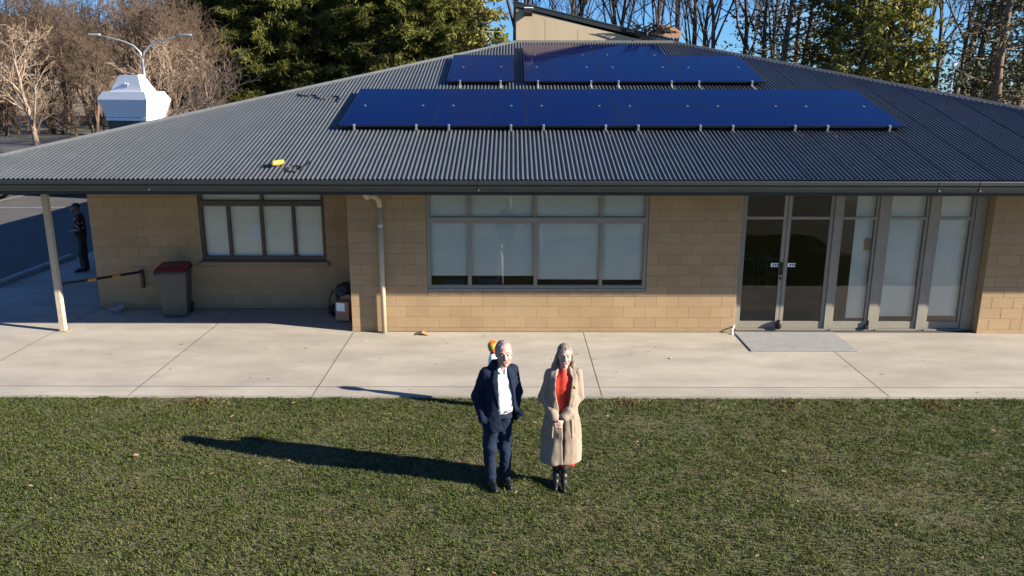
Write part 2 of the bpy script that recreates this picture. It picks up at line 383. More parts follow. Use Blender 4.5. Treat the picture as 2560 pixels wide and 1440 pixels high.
sub(MB().box(5.09, 5.23, DY + .044, DY + .049, 1.20, 1.27), 'push_sign', 'paper', d2)
for (x, s_) in ((4.8, 1), (5.11, 1)):
    for k in range(3): sub(MB().box(x + .012 + k * .042, x + .04 + k * .042, DY + .0415, DY + .0438, 1.215, 1.255), 'lettering', 'black', d1 if x < 5 else d2)
sub(MB().lathe([(.03, .03), (.052, .05), (.052, .17), (.03, .2)], 12, (4.99, DY - .03)), 'door_stop', 'black', d1, True)
sub(MB().box(6.60, 6.67, DY - .06, DY + .02, .025, .09, .01).box(6.66, 6.68, DY - .02, DY + .02, .05, .19, .004), 'door_stop', 'black', fr)
sub(MB().box(6.50, 6.63, DY + .125, DY + .135, 1.5, 1.72, .004), 'brown_card', 'card', fr)  # small brown card between pane and blind
part(MB().box(8.615, 8.70, FY - .04, DY + .1, 0, 2.9), 'jamb', 'sill')
for k in range(4): sub(MB().lathe([(.004, -.014), (.014, -.006), (.014, .006), (.004, .014)], 8), 'white_bead', 'white', fr, True).location = (7.63 + k * .2, DY + .02 if k == 0 else DY + .028, 1.585 + k * .108)  # four small white beads in a rising diagonal row
# roof -------------------------------------------------------------
TP = math.tan(R(15)); EX0, EX1, EY, EZ = -9.74, 14.18, 12.70, 2.968
RYY, RZ, RX0, RX1 = 22.55, 2.968 + 9.85 * math.tan(R(15)), .11, 4.33
def rz(y): return EZ + (y - EY) * TP
back = MB()
bv = [(EX0, EY, EZ - .03), (EX1, EY, EZ - .03), (EX1, 32.4, EZ - .03), (EX0, 32.4, EZ - .03), (RX0, RYY, RZ - .03), (RX1, RYY, RZ - .03)]
back.v = bv; back.f = [[0, 1, 5, 4], [1, 2, 5], [2, 3, 4, 5], [3, 0, 4]]
roof = part(back, 'roof', 'roof')
pit, per = .0762, 10
x = EX0; k = 0
while x < EX1 - .01:
    xe = min(EX1, x + pit * per); n = max(2, int(round((xe - x) / pit * 8)))
    v = []; f = []
    for i in range(n + 1):
        xx = x + (xe - x) * i / n
        ph = 2 * math.pi * (xx - EX0) / pit; z = .0135 * math.cos(ph)
        yt = min(RYY, EY + (xx - EX0), EY + (EX1 - xx)); ya = EY - .01
        yt = max(yt, ya + .001)
        lift = .0022 if i < 5 else 0
        nn = 4
        for j in range(nn + 1):
            y = ya + (yt - ya) * j / nn
            v.append((xx, y - z * math.sin(R(15)), rz(y) + .0075 + z + lift))
    for i in range(n):
        for j in range(nn): a = i * (nn + 1) + j; f.append([a, a + nn + 1, a + nn + 2, a + 1])
    me = pydata('roof_sheet', v, f, True); link('roof_sheet', me, 'roof', roof)
    x = xe; k += 1
def strip(a, b, w, name, m='cap', parent=roof, lift=.022):
    a, b = Vector(a), Vector(b); d = (b - a).normalized(); s_ = d.cross(Vector((0, 0, 1))).normalized()
    nseg = max(1, int((b - a).length / 1.9)); last = None
    for q in range(nseg):
        p0 = a.lerp(b, q / nseg); p1 = a.lerp(b, (q + 1) / nseg + .004); mb = MB(); n0 = 0
        prof = [(-w, -.05 * w / .13), (-w * .5, -.012), (-.03, .008), (-.015, .022), (.015, .022), (.03, .008), (w * .5, -.012), (w, -.05 * w / .13)]
        for pt in (p0, p1):
            for (u, h_) in prof: mb.v.append(tuple(pt + s_ * u + Vector((0, 0, lift + h_ + (.003 if q % 2 else 0)))))
        for i in range(7): mb.f.append([i, i + 1, i + 9, i + 8])
        sub(mb, name, m, parent, True)
strip((RX0 - .05, RYY, RZ), (RX1 + .05, RYY, RZ), .16, 'ridge_cap')
strip((EX0, EY, EZ), (RX0, RYY, RZ), .10, 'hip_cap'); strip((EX1, EY, EZ), (RX1, RYY, RZ), .10, 'hip_cap')
# lap flashing seen running up the slope
sub(MB().prism([(-3.62, 0), (-3.55, 0), (-3.57, .012), (-3.60, .012)], 'y', 0, 1), 'lap_strip', 'cap', roof)
lp = roof.children[-1]; lp.data.transform(Matrix(((1, 0, 0, 0), (0, 4.5, 0, 12.72), (0, 4.5 * TP, 1, rz(12.72) + .012), (0, 0, 0, 1))))
# gutter, fascia, soffit
gp = [(12.735, 2.79), (12.735, 2.95), (12.725, 2.95), (12.725, 2.80), (12.66, 2.80), (12.645, 2.815), (12.635, 2.85), (12.628, 2.905), (12.612, 2.915), (12.608, 2.955), (12.622, 2.962), (12.600, 2.968), (12.594, 2.955), (12.596, 2.905), (12.614, 2.895), (12.622, 2.84), (12.632, 2.80), (12.65, 2.786)]
gt = part(MB().prism(gp, 'x', EX0 - .1, EX1 + .1), 'gutter', 'gutter')
for gx in (-5.75, -.54, 6.75, 7.4):
    sub(MB().prism([(p - .004, q) for (p, q) in gp[11:]] + [(12.66, 2.79), (12.64, 2.95)], 'x', gx, gx + .03), 'gutter_joint', 'gutter', gt)
    sub(MB().box(gx + .008, gx + .022, 12.588, 12.594, 2.81, 2.83), 'rivet', 'alu', gt)
part(MB().box(EX0, EX1, 12.74, 12.775, 2.72, 2.95), 'fascia', 'gutter')
part(MB().box(EX0, 14.1, 12.78, 15.70, 2.76, 2.775), 'soffit', 'timber_dark')
part(MB().box(EX0 + .02, -8.46, 15.71, 32, 2.76, 2.775), 'soffit', 'timber_dark')
part(MB().box(EX0 - .03, EX0, 12.74, 32.4, 2.74, 2.95), 'fascia', 'gutter'); part(MB().box(EX1, EX1 + .03, 12.74, 32.4, 2.74, 2.95), 'fascia', 'gutter'); part(MB().box(EX0, EX1, 32.4, 32.43, 2.74, 2.95), 'fascia', 'gutter')
part(MB().box(-9.70, -2.96, 14.07, 14.22, 2.62, 2.758), 'verandah_beam', 'timber_dark')
po = part(MB().box(-8.36, -8.26, 14.10, 14.20, .0, 2.62, .006), 'verandah_post', 'post')
sub(MB().box(-8.40, -8.22, 14.06, 14.24, .001, .012), 'base_plate', 'sill', po)
# downpipe with elbows at the top
dp = part(MB().tube([(-2.345, FY - .09, .01), (-2.345, FY - .09, 2.36)], .046, 12), 'downpipe', 'pipe', B, True)
sub(MB().tube([(-2.345, FY - .09, 2.34), (-2.35, FY - .12, 2.46), (-2.40, FY - .3, 2.56), (-2.46, FY - .62, 2.60)], .05, 12), 'elbow', 'pipe', dp, True)
sub(MB().tube([(-2.46, FY - .60, 2.58), (-2.485, FY - .70, 2.66), (-2.49, FY - .74, 2.78)], .062, 12), 'elbow', 'pipe', dp, True)
for z in (.95, 2.0): sub(MB().tube([(-2.345, FY - .09, z - .025), (-2.345, FY - .09, z + .025)], .051, 12).box(-2.36, -2.33, FY - .05, FY - .008, z - .012, z + .012), 'pipe_clip', 'galv', dp)
# clerestory above the ridge
cy = 22.78
cw = part(MB().prism([(.11, RZ - .1), (3.55, RZ - .1), (3.55, RZ + .07), (.11, 6.50)], 'y', cy, cy + 3.2), 'clerestory_wall', 'cream')
for k in range(3): sub(MB().box(.9 + k * .9, .904 + k * .9, cy - .003, cy, RZ - .02, 6.2 - k * .26), 'cladding_joint', 'sill', cw)
sl = (5.67 - 6.62) / (4.35 - .13)
cf = part(MB().prism([(.08, 6.54), (4.42, 6.54 + sl * 4.34), (4.42, 6.66 + sl * 4.34), (.08, 6.66)], 'y', cy - .035, cy + 3.4), 'clerestory_roof', 'gutter')
sub(MB().prism([(.06, 6.665), (4.44, 6.665 + sl * 4.38), (4.44, 6.685 + sl * 4.38), (.06, 6.685)], 'y', cy - .05, cy + 3.4), 'roof_sheet', 'roof', cf)
part(MB().box(.02, 4.5, 22.62, 22.72, RZ - .02, RZ + .035, .01), 'ridge_flashing', 'gutter')
fl = empty('floodlight', (.42, cy - .16, 6.40), 0, 'black floodlight with white bracket at the high corner of the cream gable', 'floodlight')
MB().prism([(-.14, -.05), (-.02, -.13), (.13, -.02), (.10, .05), (-.08, .07)], 'x', -.1, .12).build('lamp_housing', 'black', fl)
MB().box(-.1, .14, -.08, .13, .075, .10, .006).box(-.02, .03, .05, .16, -.06, .08).build('bracket', 'white', fl)
mb = MB()
for k in range(60):
    a = random.random() * 6.28; e = random.uniform(-.3, 1.2); ln = random.uniform(.2, .55); c0 = Vector((random.uniform(-.5, .5), random.uniform(-.1, .1), random.uniform(-.02, .12)))
    mb.tube([c0, c0 + Vector((math.cos(a) * ln * .6, math.sin(a) * .12, ln * .35 * e)), c0 + Vector((math.cos(a) * ln, math.sin(a) * .2, ln * .6 * e - .05))], [.022, .02, .006], 4)
o = mb.build('bird_nest', 'black'); o.location = (3.75, cy - .1, 5.86); tag(o, 'dark tangle of sticks caught at the low end of the cream gable', 'nest')
o = MB().prism([(-.38, -.02), (.3, -.12), (.42, .04), (.12, .2), (-.22, .24)], 'y', -.05, .05).build('metal_flap', 'card'); o.location = (4.22, cy - .02, 5.84); tag(o, 'pale bent metal offcut sticking up at the end of the ridge', 'offcut')

# ------------------------------------------------------------------ solar panels
PIT = R(15)
def pframe(x0, x1, y0, y1, lab, grp, last, legs, off=.115):
    cx, w, l_ = (x0 + x1) / 2, x1 - x0 - .005, (y1 - y0) / math.cos(PIT) - .004
    p = empty('solar_panel', (cx, y0, rz(y0) + off), 0, lab, 'solar panel', grp); p.rotation_euler = (PIT, 0, 0)
    MB().box(-w / 2 + .012, w / 2 - .012, .012, l_ - .012, -.006, .001).build('cells', 'cells', p)
    MB().box(-w / 2, w / 2, 0, .012, -.035, .002).box(-w / 2, w / 2, l_ - .012, l_, -.035, .002).box(-w / 2, -w / 2 + .012, .012, l_ - .012, -.035, .002).box(w / 2 - .012, w / 2, .012, l_ - .012, -.035, .002).build('frame', 'pframe', p)
    for sx in (-w / 2 + .30, w / 2 - .30):
        if last: MB().box(sx - .022, sx + .022, -.03, .03, .0042, .016, .003).box(sx - .018, sx + .018, -.035, -.005, -.095, .012, .003).build('clamp', 'alu', p)
        else: MB().box(sx - .02, sx + .02, -.022, .022, .0042, .014, .003).build('clamp', 'alu', p)
        if legs: MB().box(sx - .016, sx + .016, -.30, -.03, -.10, -.085).build('rail', 'alu', p)
    return p
ordn = ['first', 'second', 'third', 'fourth', 'fifth', 'sixth']
for r, (ya, yb) in enumerate(((15.06, 16.28), (16.28, 17.5))):
    for i in range(6):
        a = -3.23 + i * 1.757; pframe(a, a + 1.757, ya, yb, 'blue solar panel, %s from left, %s row of the long array near the gutter' % (ordn[i], ('lower', 'upper')[r]), 'panels of the long solar array', r == 0, False)
for r, (ya, yb) in enumerate(((18.15, 19.36), (19.36, 20.55))):
    pframe(-1.45, .05, ya, yb, '%s of two solar panels set apart left of the ridge' % ('lower', 'upper')[r], 'panels of the short solar array', r == 0, r == 0)
for r, (ya, yb) in enumerate(((18.15, 19.36), (19.36, 20.55), (20.55, 21.72))):
    for i in range(3 if r < 2 else 2):
        a = .27 + i * 1.777; pframe(a, a + 1.777, ya, yb, 'blue solar panel, %s column, %s row of the array under the cream gable' % (('left', 'middle', 'right')[i], ('lowest', 'middle', 'topmost')[r]), 'panels of the short solar array', r == 0, r == 0)
# things left lying on the roof
def onroof(x, y, dz=.02): return Vector((x, y, rz(y) + dz))
q = MB(); q.tube([(-.15, 0, .0), (-.13, 0, .03), (.13, 0, .03), (.15, 0, 0)], [.02, .045, .045, .02], 10)
o = q.build('yellow_tool_case', 'yellow', None, True); o.location = onroof(-3.88, 13.28, .03); o.rotation_euler = (R(15), 0, R(72)); tag(o, 'small yellow tool lying on the corrugated roof near the gutter', 'tool')
def cable(name, pts, r, m, lab, cat):
    o = MB().tube(pts, r, 6).build(name, m, None, True); return tag(o, lab, cat)
pts = [onroof(-3.56 + .12 * math.cos(t * .55) * (1 + .05 * math.sin(t)), 13.09 + .13 * math.sin(t * .55), .03) for t in range(24)] + [onroof(-3.4, 13.25, .03), onroof(-3.34, 13.5, .03)]
cable('cable_coil', pts, .012, 'black', 'coil of dark cable on the roof beside the yellow tool', 'cable')
pts = [onroof(-4.55 + t * .052 + .04 * math.sin(t * 1.9), 17.35 - .012 * t * (1.4 + math.sin(t * .7)) + .03 * math.sin(t * 2.3), .03) for t in range(20)]
cable('loose_strand', pts, .016, 'black', 'loose dark strand on the roof left of the long solar array', 'cable')  # thin dark wavy strand laid on the roof sheets
# ------------------------------------------------------------------ small things in front of the building
mb = MB()
bn = empty('wheelie_bin', (-6.63, 15.24, 0), R(12), 'dark green wheelie bin with red lid against the shaded block wall', 'bin')
def frustum(w0, d0, w1, d1, z0, z1, y0=0, y1=0):
    m = MB(); m.v = [(-w0 / 2, -d0 / 2 + y0, z0), (w0 / 2, -d0 / 2 + y0, z0), (w0 / 2, d0 / 2 + y0, z0), (-w0 / 2, d0 / 2 + y0, z0), (-w1 / 2, -d1 / 2 + y1, z1), (w1 / 2, -d1 / 2 + y1, z1), (w1 / 2, d1 / 2 + y1, z1), (-w1 / 2, d1 / 2 + y1, z1)]
    m.f = [[0, 3, 2, 1], [4, 5, 6, 7], [0, 1, 5, 4], [1, 2, 6, 5], [2, 3, 7, 6], [3, 0, 4, 7]]; return m
def bev(o, w=.02, s=2):
    b = o.modifiers.new('bevel', 'BEVEL'); b.width = w; b.segments = s; b.limit_method = 'ANGLE'; return o
bev(frustum(.44, .48, .57, .66, .03, .93, 0, -.02).build('bin_body', 'binbody', bn), .03)
bev(frustum(.60, .70, .60, .70, .90, .96, -.02, -.02).build('rim', 'black', bn), .012)
bev(frustum(.61, .72, .50, .60, .962, 1.03, -.02, 0).build('lid', 'binlid', bn), .025)
MB().tube([(-.22, .36, .93), (.22, .36, .93)], .018, 8).build('handle', 'black', bn)
for sx in (-.23, .23):
    w = MB().tube([(sx - .025, 0, 0), (sx + .025, 0, 0)], .10, 18).build('wheel', 'black', bn); w.location = (0, .22, .10)
br = empty('barrier_bar', (-7.8, 15.0, 0), 0, 'black barrier bar with two yellow bands between verandah post and block wall', 'barrier')
A, Bq = Vector((-8.24, 14.2, .88)), Vector((-7.44, 15.62, .79)); off_ = Vector((-7.8, 15.0, 0))
MB().tube([A - off_, Bq - off_], .026, 8).build('bar', 'black', br)
for t in (.29, .60):
    p = A.lerp(Bq, t) - off_; q_ = A.lerp(Bq, t + .10) - off_; MB().tube([p, q_], .032, 10).build('reflective_band', 'amber', br)
MB().box(-.03, .04, -.03, .03, -.33, .04, .008).build('end_plate', 'black', br).location = Bq - off_
bo = MB().lathe([(.10, .005), (.16, .10), (.168, .11), (.15, .10), (.09, .02), (.0, .018)], 20).build('metal_bowl', 'galv', None, True); bo.location = (-7.95, 15.45, .003); tag(bo, 'metal pet bowl on the shaded concrete by the wall corner', 'bowl')
cb = empty('cardboard_box', (-3.22, 14.86, 0), R(-14), 'cardboard box with white label in the shaded corner beside the wall', 'box')
bev(MB().box(-.15, .13, -.12, .12, .03, .40).build('carton', 'card', cb), .004, 1)
MB().prism([(-.15, .40), (.13, .40), (.13, .42), (.02, .50), (-.15, .44)], 'y', .1, .115).build('flap', 'card', cb)
MB().box(-.12, .05, -.124, -.1205, .22, .38).build('label_sheet', 'paper', cb)
# fold of card by the wall, pipe by the door, small pipe
o = MB().prism([(-.12, 0), (.02, .05), (.15, 0), (.135, 0), (.02, .042), (-.105, 0)], 'y', -.09, .07).build('folded_card', 'card'); o.data.materials[0] = M['sill']; o.location = (-1.66, 13.98, .003); tag(o, 'folded scrap of tan card on the path at the wall foot', 'card')
pts = [(4.14, 14.2, .12), (4.10, 14.1, .11), (4.07, 14.06, .06), (4.075, 14.04, .012), (4.05, 13.98, .012)]
tag(MB().tube(pts, .014, 8).build('drain_hose', 'white', None, True), 'short white drain hose curling from the door frame to the mat', 'hose')
# bollard behind the man
bl = empty('bollard', (-.262, 10.62, -.03), 0, 'white bollard with orange and yellow cap, half hidden behind the man', 'bollard')
MB().lathe([(.075, 0), (.07, .5), (.062, .72), (.036, .80)], 16).build('bollard_post', 'white', bl, True)
MB().lathe([(.036, .801), (.036, .835)], 16).build('neck', 'binlid', bl)
MB().lathe([(.045, .836), (.062, .86), (.066, .93), (.058, .965), (.02, .97)], 16).build('bollard_cap', 'orange', bl, True)
MB().prism([(-.058, .965), (.03, .965), (.05, .985), (-.03, .995)], 'y', -.01, .01).build('cap_tab', 'orange', bl)
MB().lathe([(.06, .862), (.072, .89), (.072, .93), (.06, .955)], 16).build('yellow_band', 'yellow', bl, True)

# interior furniture seen through the glass
def table(x, y, rzv, lab):
    t = empty('folding_table', (x, y, .012), rzv, lab, 'table', 'tables inside')
    MB().box(-.9, .9, -.38, .38, .70, .735, .006).build('table_top', 'white', t)
    for sx in (-.75, .75):
        for sy in (-.3, .3): MB().tube([(sx, sy, 0), (sx * .97, sy * .9, .70)], .016, 6).build('leg', 'galv', t)
table(4.95, 17.6, .05, 'white topped table inside behind the glass doors')
def chair(x, y, rzv, lab):
    t = empty('plastic_chair', (x, y, .012), rzv, lab, 'chair', 'chairs inside')
    MB().box(-.22, .22, -.21, .21, .43, .46, .01).build('seat', 'hchair', t)
    MB().prism([(-.21, .58), (.21, .58), (.19, .84), (-.19, .84)], 'y', .20, .23).build('backrest', 'hchair', t)
    for sx in (-.19, .19):
        MB().tube([(sx, -.19, 0), (sx, -.18, .43)], .012, 6).build('leg', 'galv', t); MB().tube([(sx, .24, 0), (sx, .2, .43), (sx, .22, .62)], .012, 6).build('leg', 'galv', t)
M['hchair'] = mat('chair_plastic', (.05, .09, .22), .4, .1)
chair(-1.1, 14.95, R(180), 'blue chair inside under the first pane of the wide window'); chair(-.45, 14.98, R(180), 'blue chair inside under the second pane of the wide window')
chair(5.6, 17.0, R(30), 'blue chair inside beside the white table')
def letter(x0, x1, y, z0, z1, lab, m='paper'):
    o = MB().box(x0, x1, y, y + .003, z0, z1).build('paper_sheet', m); return tag(o, lab, 'paper')
s_ = letter(-5.22, -5.055, RY + .112, 1.42, 1.72, 'white notice taped inside the second pane of the brown window')
letter(-6.15, -5.70, RY + .115, 1.06, 1.115, 'pale papers lying inside the first pane of the brown window'); letter(-4.30, -3.82, RY + .115, 1.06, 1.115, 'pale papers lying inside the last pane of the brown window')
# ------------------------------------------------------------------ beyond the building
tw = empty('vent_tower', (-15.05, 32.6, 0), R(-20), 'white faceted tower head with pale crest mark rising beyond the left hip', 'tower')
def ring(w, d, z): return [(-w, -d, z), (w, -d, z), (w, d, z), (-w, d, z)]
def stack(rings):
    m = MB()
    for r_ in rings: m.v += r_
    for i in range(len(rings) - 1):
        for k in range(4): a = i * 4 + k; b = i * 4 + (k + 1) % 4; m.f.append([a, b, b + 4, a + 4])
    m.f.append([3, 2, 1, 0]); n = (len(rings) - 1) * 4; m.f.append([n, n + 1, n + 2, n + 3]); return m
stack([ring(1.0, .50, 3.25), ring(1.25, .64, 3.93)]).build('flared_skirt', 'white', tw)
stack([ring(1.252, .642, 3.93), ring(1.06, .52, 4.24), ring(.80, .38, 4.245), ring(.46, .15, 4.88)]).build('cap', 'white', tw)
MB().box(-1.03, 1.03, -.53, .53, 3.12, 3.23, .01).build('ledge', 'white', tw)
stack([ring(.98, .48, 0), ring(.98, .48, 3.12)]).build('shaft', 'black', tw)
for (x, z, w, h) in ((-.1, 4.42, .04, .16), (-.04, 4.50, .10, .03), (-.04, 4.42, .10, .03), (.03, 4.46, .03, .10)):
    MB().box(x, x + w, -.38 + (z - 4.245) * .36 - .01, -.38 + (z - 4.245) * .36 + .06, z, z + h).build('crest_mark', 'galv', tw)
lm = empty('street_lamp', (-21.4, 48, -.06), 0, 'tall galvanised street lamp with two curved arms beyond the white tower', 'street lamp')
MB().tube([(0, 0, 0), (0, 0, 3), (-.02, 0, 6.15)], [.10, .09, .065], 10).build('pole', 'galv', lm, True)
for sx in (-1, 1):
    a = [(0, 0, 6.1), (.12 * sx, 0, 6.45), (.45 * sx, 0, 6.8), (1.0 * sx, 0, 7.05), (1.8 * sx, 0, 7.25), (2.35 * sx, 0, 7.36)]
    MB().tube(a, [.06, .055, .05, .045, .04, .04], 8).build('arm', 'galv', lm, True)
    bev(MB().box(min(2.3 * sx, 2.95 * sx), max(2.3 * sx, 2.95 * sx), -.14, .14, 7.35, 7.47).build('lamp_head', 'galv', lm), .04)
l2 = empty('light_pole', (24.6, 46, -.1), 0, 'slim pole with small white lamp beyond the right hip of the roof', 'light pole')
MB().tube([(0, 0, 0), (0, 0, 5.8)], [.06, .04], 8).build('pole', 'galv', l2); bev(MB().box(-.1, .3, -.12, .12, 5.72, 5.98).build('lamp_head', 'white', l2), .05)
sh = empty('white_shed', (25.9, 48.5, -.1), R(10), 'small white shed roof showing past the right hip', 'shed')
frustum(1.0, 1.6, 1.0, 1.6, 0, 3.6).build('wall', 'galv', sh); MB().prism([(-.56, 3.6), (.56, 3.6), (.5, 4.15), (-.42, 4.22)], 'y', -.9, .9).build('roof', 'white', sh)

# cars under the far end of the eave
def make_car(loc, rzv, paint, lab):
    c = empty('parked_car', loc, rzv, lab, 'car', 'cars in the car park')
    prof = [(-2.2, .35), (-2.25, .62), (-2.12, .86), (-1.2, .95), (-.55, 1.38), (.9, 1.42), (1.75, 1.02), (2.15, .95), (2.22, .6), (2.15, .33)]
    v = []; f = []; n = len(prof); lev = [(-.86, 0), (-.80, .0), (.80, 0), (.86, 0)]
    for (y, _) in lev:
        for (x, z) in prof:
            ins = .12 if z > 1.2 else .0; yy = y * (1 - ins * .9) if abs(y) > .82 else y * (1 - ins); sq = .965 if abs(y) > .82 else 1
            v.append((x * sq, yy, .33 + (z - .33) * sq))
    for j in range(3):
        for i in range(n): k = (i + 1) % n; f.append([j * n + i, j * n + k, (j + 1) * n + k, (j + 1) * n + i])
    f.append(list(range(n))[::-1]); f.append([3 * n + i for i in range(n)])
    link('car_body', pydata('car_body', v, f, False), paint, c)
    for sy in (-1, 1):
        MB().prism([(-1.0, 1.0), (-.50, 1.32), (.1, 1.34), (.1, 1.0)], 'y', .80 * sy, .815 * sy).build('side_window', 'black', c)
        MB().prism([(.16, 1.0), (.16, 1.34), (.85, 1.35), (1.4, 1.05)], 'y', .80 * sy, .815 * sy).build('side_window', 'black', c)
        for wx in (-1.35, 1.35):
            w = MB().tube([(0, 0, 0), (0, .2, 0)], .32, 20).build('wheel', 'black', c); w.location = (wx, .70 * sy - .1, .32)
            MB().tube([(0, -.005, 0), (0, .205, 0)], .2, 14).build('rim', 'alu', w)
    for sx, mm in ((-2.245, 'white'), (2.2, 'binlid')):
        for sy in (-.62, .62): bev(MB().box(sx - .03, sx + .03, sy - .16, sy + .16, .66, .8).build('headlight' if sx < 0 else 'tail_light', mm, c), .02)
    return c
M['car_blue'] = mat('car_paint_blue', (.03, .06, .14), .25, .03); M['car_dark'] = mat('car_paint_dark', (.02, .02, .022), .25, .03); M['car_white'] = mat('car_paint_white', (.6, .61, .62), .25, .03)
make_car((-18.7, 34.6, -.06), R(0), 'car_blue', 'dark blue car parked beyond the verandah post, mostly hidden by the eave')
make_car((-24.2, 34.9, -.06), R(0), 'car_white', 'white car parked at the far left behind the eave')
make_car((-22.3, 31.9, -.06), R(3), 'car_dark', 'dark car at the left edge of the car park, only its front showing')

# ------------------------------------------------------------------ trees
class TB:
    def __init__(s): s.v = []; s.f = []
    def tube(s, pts, rs, n):
        base = len(s.v)
        for i, p in enumerate(pts):
            d = pts[min(i + 1, len(pts) - 1)] - pts[max(i - 1, 0)]; d.normalize()
            u = d.cross(Vector((.37, .21, .9))); u.normalize(); w = d.cross(u)
            for k in range(n): a = 6.2832 * k / n; s.v.append(p + u * (math.cos(a) * rs[i]) + w * (math.sin(a) * rs[i]))
        for i in range(len(pts) - 1):
            for k in range(n): a = base + i * n + k; b = base + i * n + (k + 1) % n; s.f.append((a, b, b + n, a + n))
def bare_tree(seed, H, r0, fork, spread, twig, upb=.25, first=.3, maxd=5, thin=.008, sway=.12):
    rnd = random.Random(seed); tb = TB(); cb_ = TB()
    def rv(): return Vector((rnd.gauss(0, 1), rnd.gauss(0, 1), rnd.gauss(0, 1)))
    def grow(p, d, ln, r, dep):
        n = 5 if dep == 0 else (4 if dep < 3 else 3); pts = [p.copy()]; rs = [r]; dirs = [d]
        rend = max(thin * .6, r * (.35 if dep else .25))
        for i in range(n):
            d = (d + rv() * sway * (1 + dep * .35) + Vector((0, 0, upb * .25))).normalized(); p = p + d * (ln / n); pts.append(p.copy()); rs.append(r + (rend - r) * (i + 1) / n); dirs.append(d)
        (tb if dep < 2 else cb_).tube(pts, rs, 6 if dep == 0 else (4 if dep < 3 else 3))
        if dep >= maxd: return
        k = fork[min(dep, len(fork) - 1)]
        for j in range(k):
            t = first + (1 - first) * (j + rnd.random()) / k if dep == 0 else .25 + .75 * (j + rnd.random() * .9) / k
            x = t * n; i = min(int(x), n - 1); q = pts[i].lerp(pts[i + 1], x - i); dd = dirs[i]
            side = dd.cross(rv()).normalized(); ang = spread * rnd.uniform(.6, 1.25)
            nd = (dd * math.cos(ang) + side * math.sin(ang) + Vector((0, 0, upb))).normalized()
            rr = (rs[i] + (rs[i + 1] - rs[i]) * (x - i)) * rnd.uniform(.45, .7)
            grow(q, nd, ln * rnd.uniform(.42, .68) * (1 - .35 * t if dep == 0 else 1), max(thin, rr), dep + 1)
    grow(Vector((0, 0, -.2)), Vector((rnd.gauss(0, .03), rnd.gauss(0, .03), 1)).normalized(), H, r0, 0)
    return tb, cb_
def tb_mesh(tb, name, m):
    me = bpy.data.meshes.new(name); me.from_pydata([tuple(q) for q in tb.v], [], tb.f); me.materials.append(M[m]); me.polygons.foreach_set('use_smooth', [True] * len(me.polygons)); me.update(); return me
def needles(centers, per, size, spread, m, name, droop=0., flat=1., outward=None, wr=.34):
    c = np.repeat(np.asarray(centers, np.float32), per, 0); n = len(c)
    off = np.random.randn(n, 3).astype(np.float32) * spread; off[:, 2] *= flat
    p = c + off; d = np.random.randn(n, 3).astype(np.float32); d[:, 2] -= droop
    if outward is not None: d += np.repeat(np.asarray(outward, np.float32), per, 0) * .9
    d /= np.linalg.norm(d, axis=1, keepdims=True)
    s = np.cross(d, np.random.randn(n, 3)); s /= np.linalg.norm(s, axis=1, keepdims=True)
    ln = size * np.random.uniform(.6, 1.4, (n, 1)); wd_ = ln * wr
    v = np.stack([p - s * wd_ * .5, p + s * wd_ * .5, p + d * ln * .6 + s * wd_ * .6, p + d * ln, p + d * ln * .6 - s * wd_ * .6], 1).reshape(-1, 3)
    me = bpy.data.meshes.new(name); nf = n
    me.vertices.add(len(v)); me.vertices.foreach_set('co', v.astype(np.float32).ravel()); me.loops.add(nf * 5); me.loops.foreach_set('vertex_index', np.arange(nf * 5, dtype=np.int32))
    me.polygons.add(nf); me.polygons.foreach_set('loop_start', np.arange(0, nf * 5, 5, dtype=np.int32)); me.polygons.foreach_set('loop_total', np.full(nf, 5, np.int32))
    me.materials.append(M[m]); me.update(); return me
def pine_proto(seed, H, rad, m, per=60, size=.26, low=.06, sparse=1., droop=.1, nb=120, name='crown', spread=.22, bark='bark_dark', wr=.34, sag=.03, q_=2):
    rnd = random.Random(seed); np.random.seed(seed); tb = TB()
    pts = [Vector((.15 * math.sin(i * 1.3 + seed), .15 * math.cos(i + seed), H * i / 8 - .2)) for i in range(9)]
    tb.tube(pts, [.30 * H / 14 * (1 - i / 8.6) for i in range(9)], 7)
    cs = []; out = []
    for b in range(nb):
        t = low + (1 - low) * (b + rnd.random()) / nb; z = H * t; a = rnd.random() * 6.283
        env = rad * (1 - ((t - low) / (1 - low)) ** 1.5) ** .8 * rnd.uniform(.55, 1.12) + .3
        p = Vector((0, 0, z)); d = Vector((math.cos(a), math.sin(a), rnd.uniform(-.05, .35))); bp = [p]
        n = max(2, int(env / .55))
        for i in range(n): d = (d + Vector((rnd.gauss(0, .12), rnd.gauss(0, .12), rnd.gauss(0, .07) + sag))).normalized(); p = p + d * (env / n); bp.append(p.copy())
        tb.tube(bp, [.05 * (1 - i / (n + .5)) + .008 for i in range(n + 1)], 3)
        for i in range(max(1, int(n * .35)), n + 1):
            if rnd.random() < sparse:
                for q in range(q_):
                    cs.append(tuple(bp[i] + Vector((rnd.gauss(0, .22), rnd.gauss(0, .22), rnd.gauss(0, .16) + .05)))); out.append(tuple(d + Vector((0, 0, .35 - droop))))
    return tb_mesh(tb, 'trunk', bark), needles(cs, per, size, spread, m, name, droop, .45, out, wr)
def plant(name, tr, crn, loc, s, rzv, lab, cat, grp):
    e = empty(name, loc, rzv, lab, cat, grp); e.scale = (s, s, s)
    link('trunk', tr, None, e); link('crown', crn, None, e); return e
bare = []
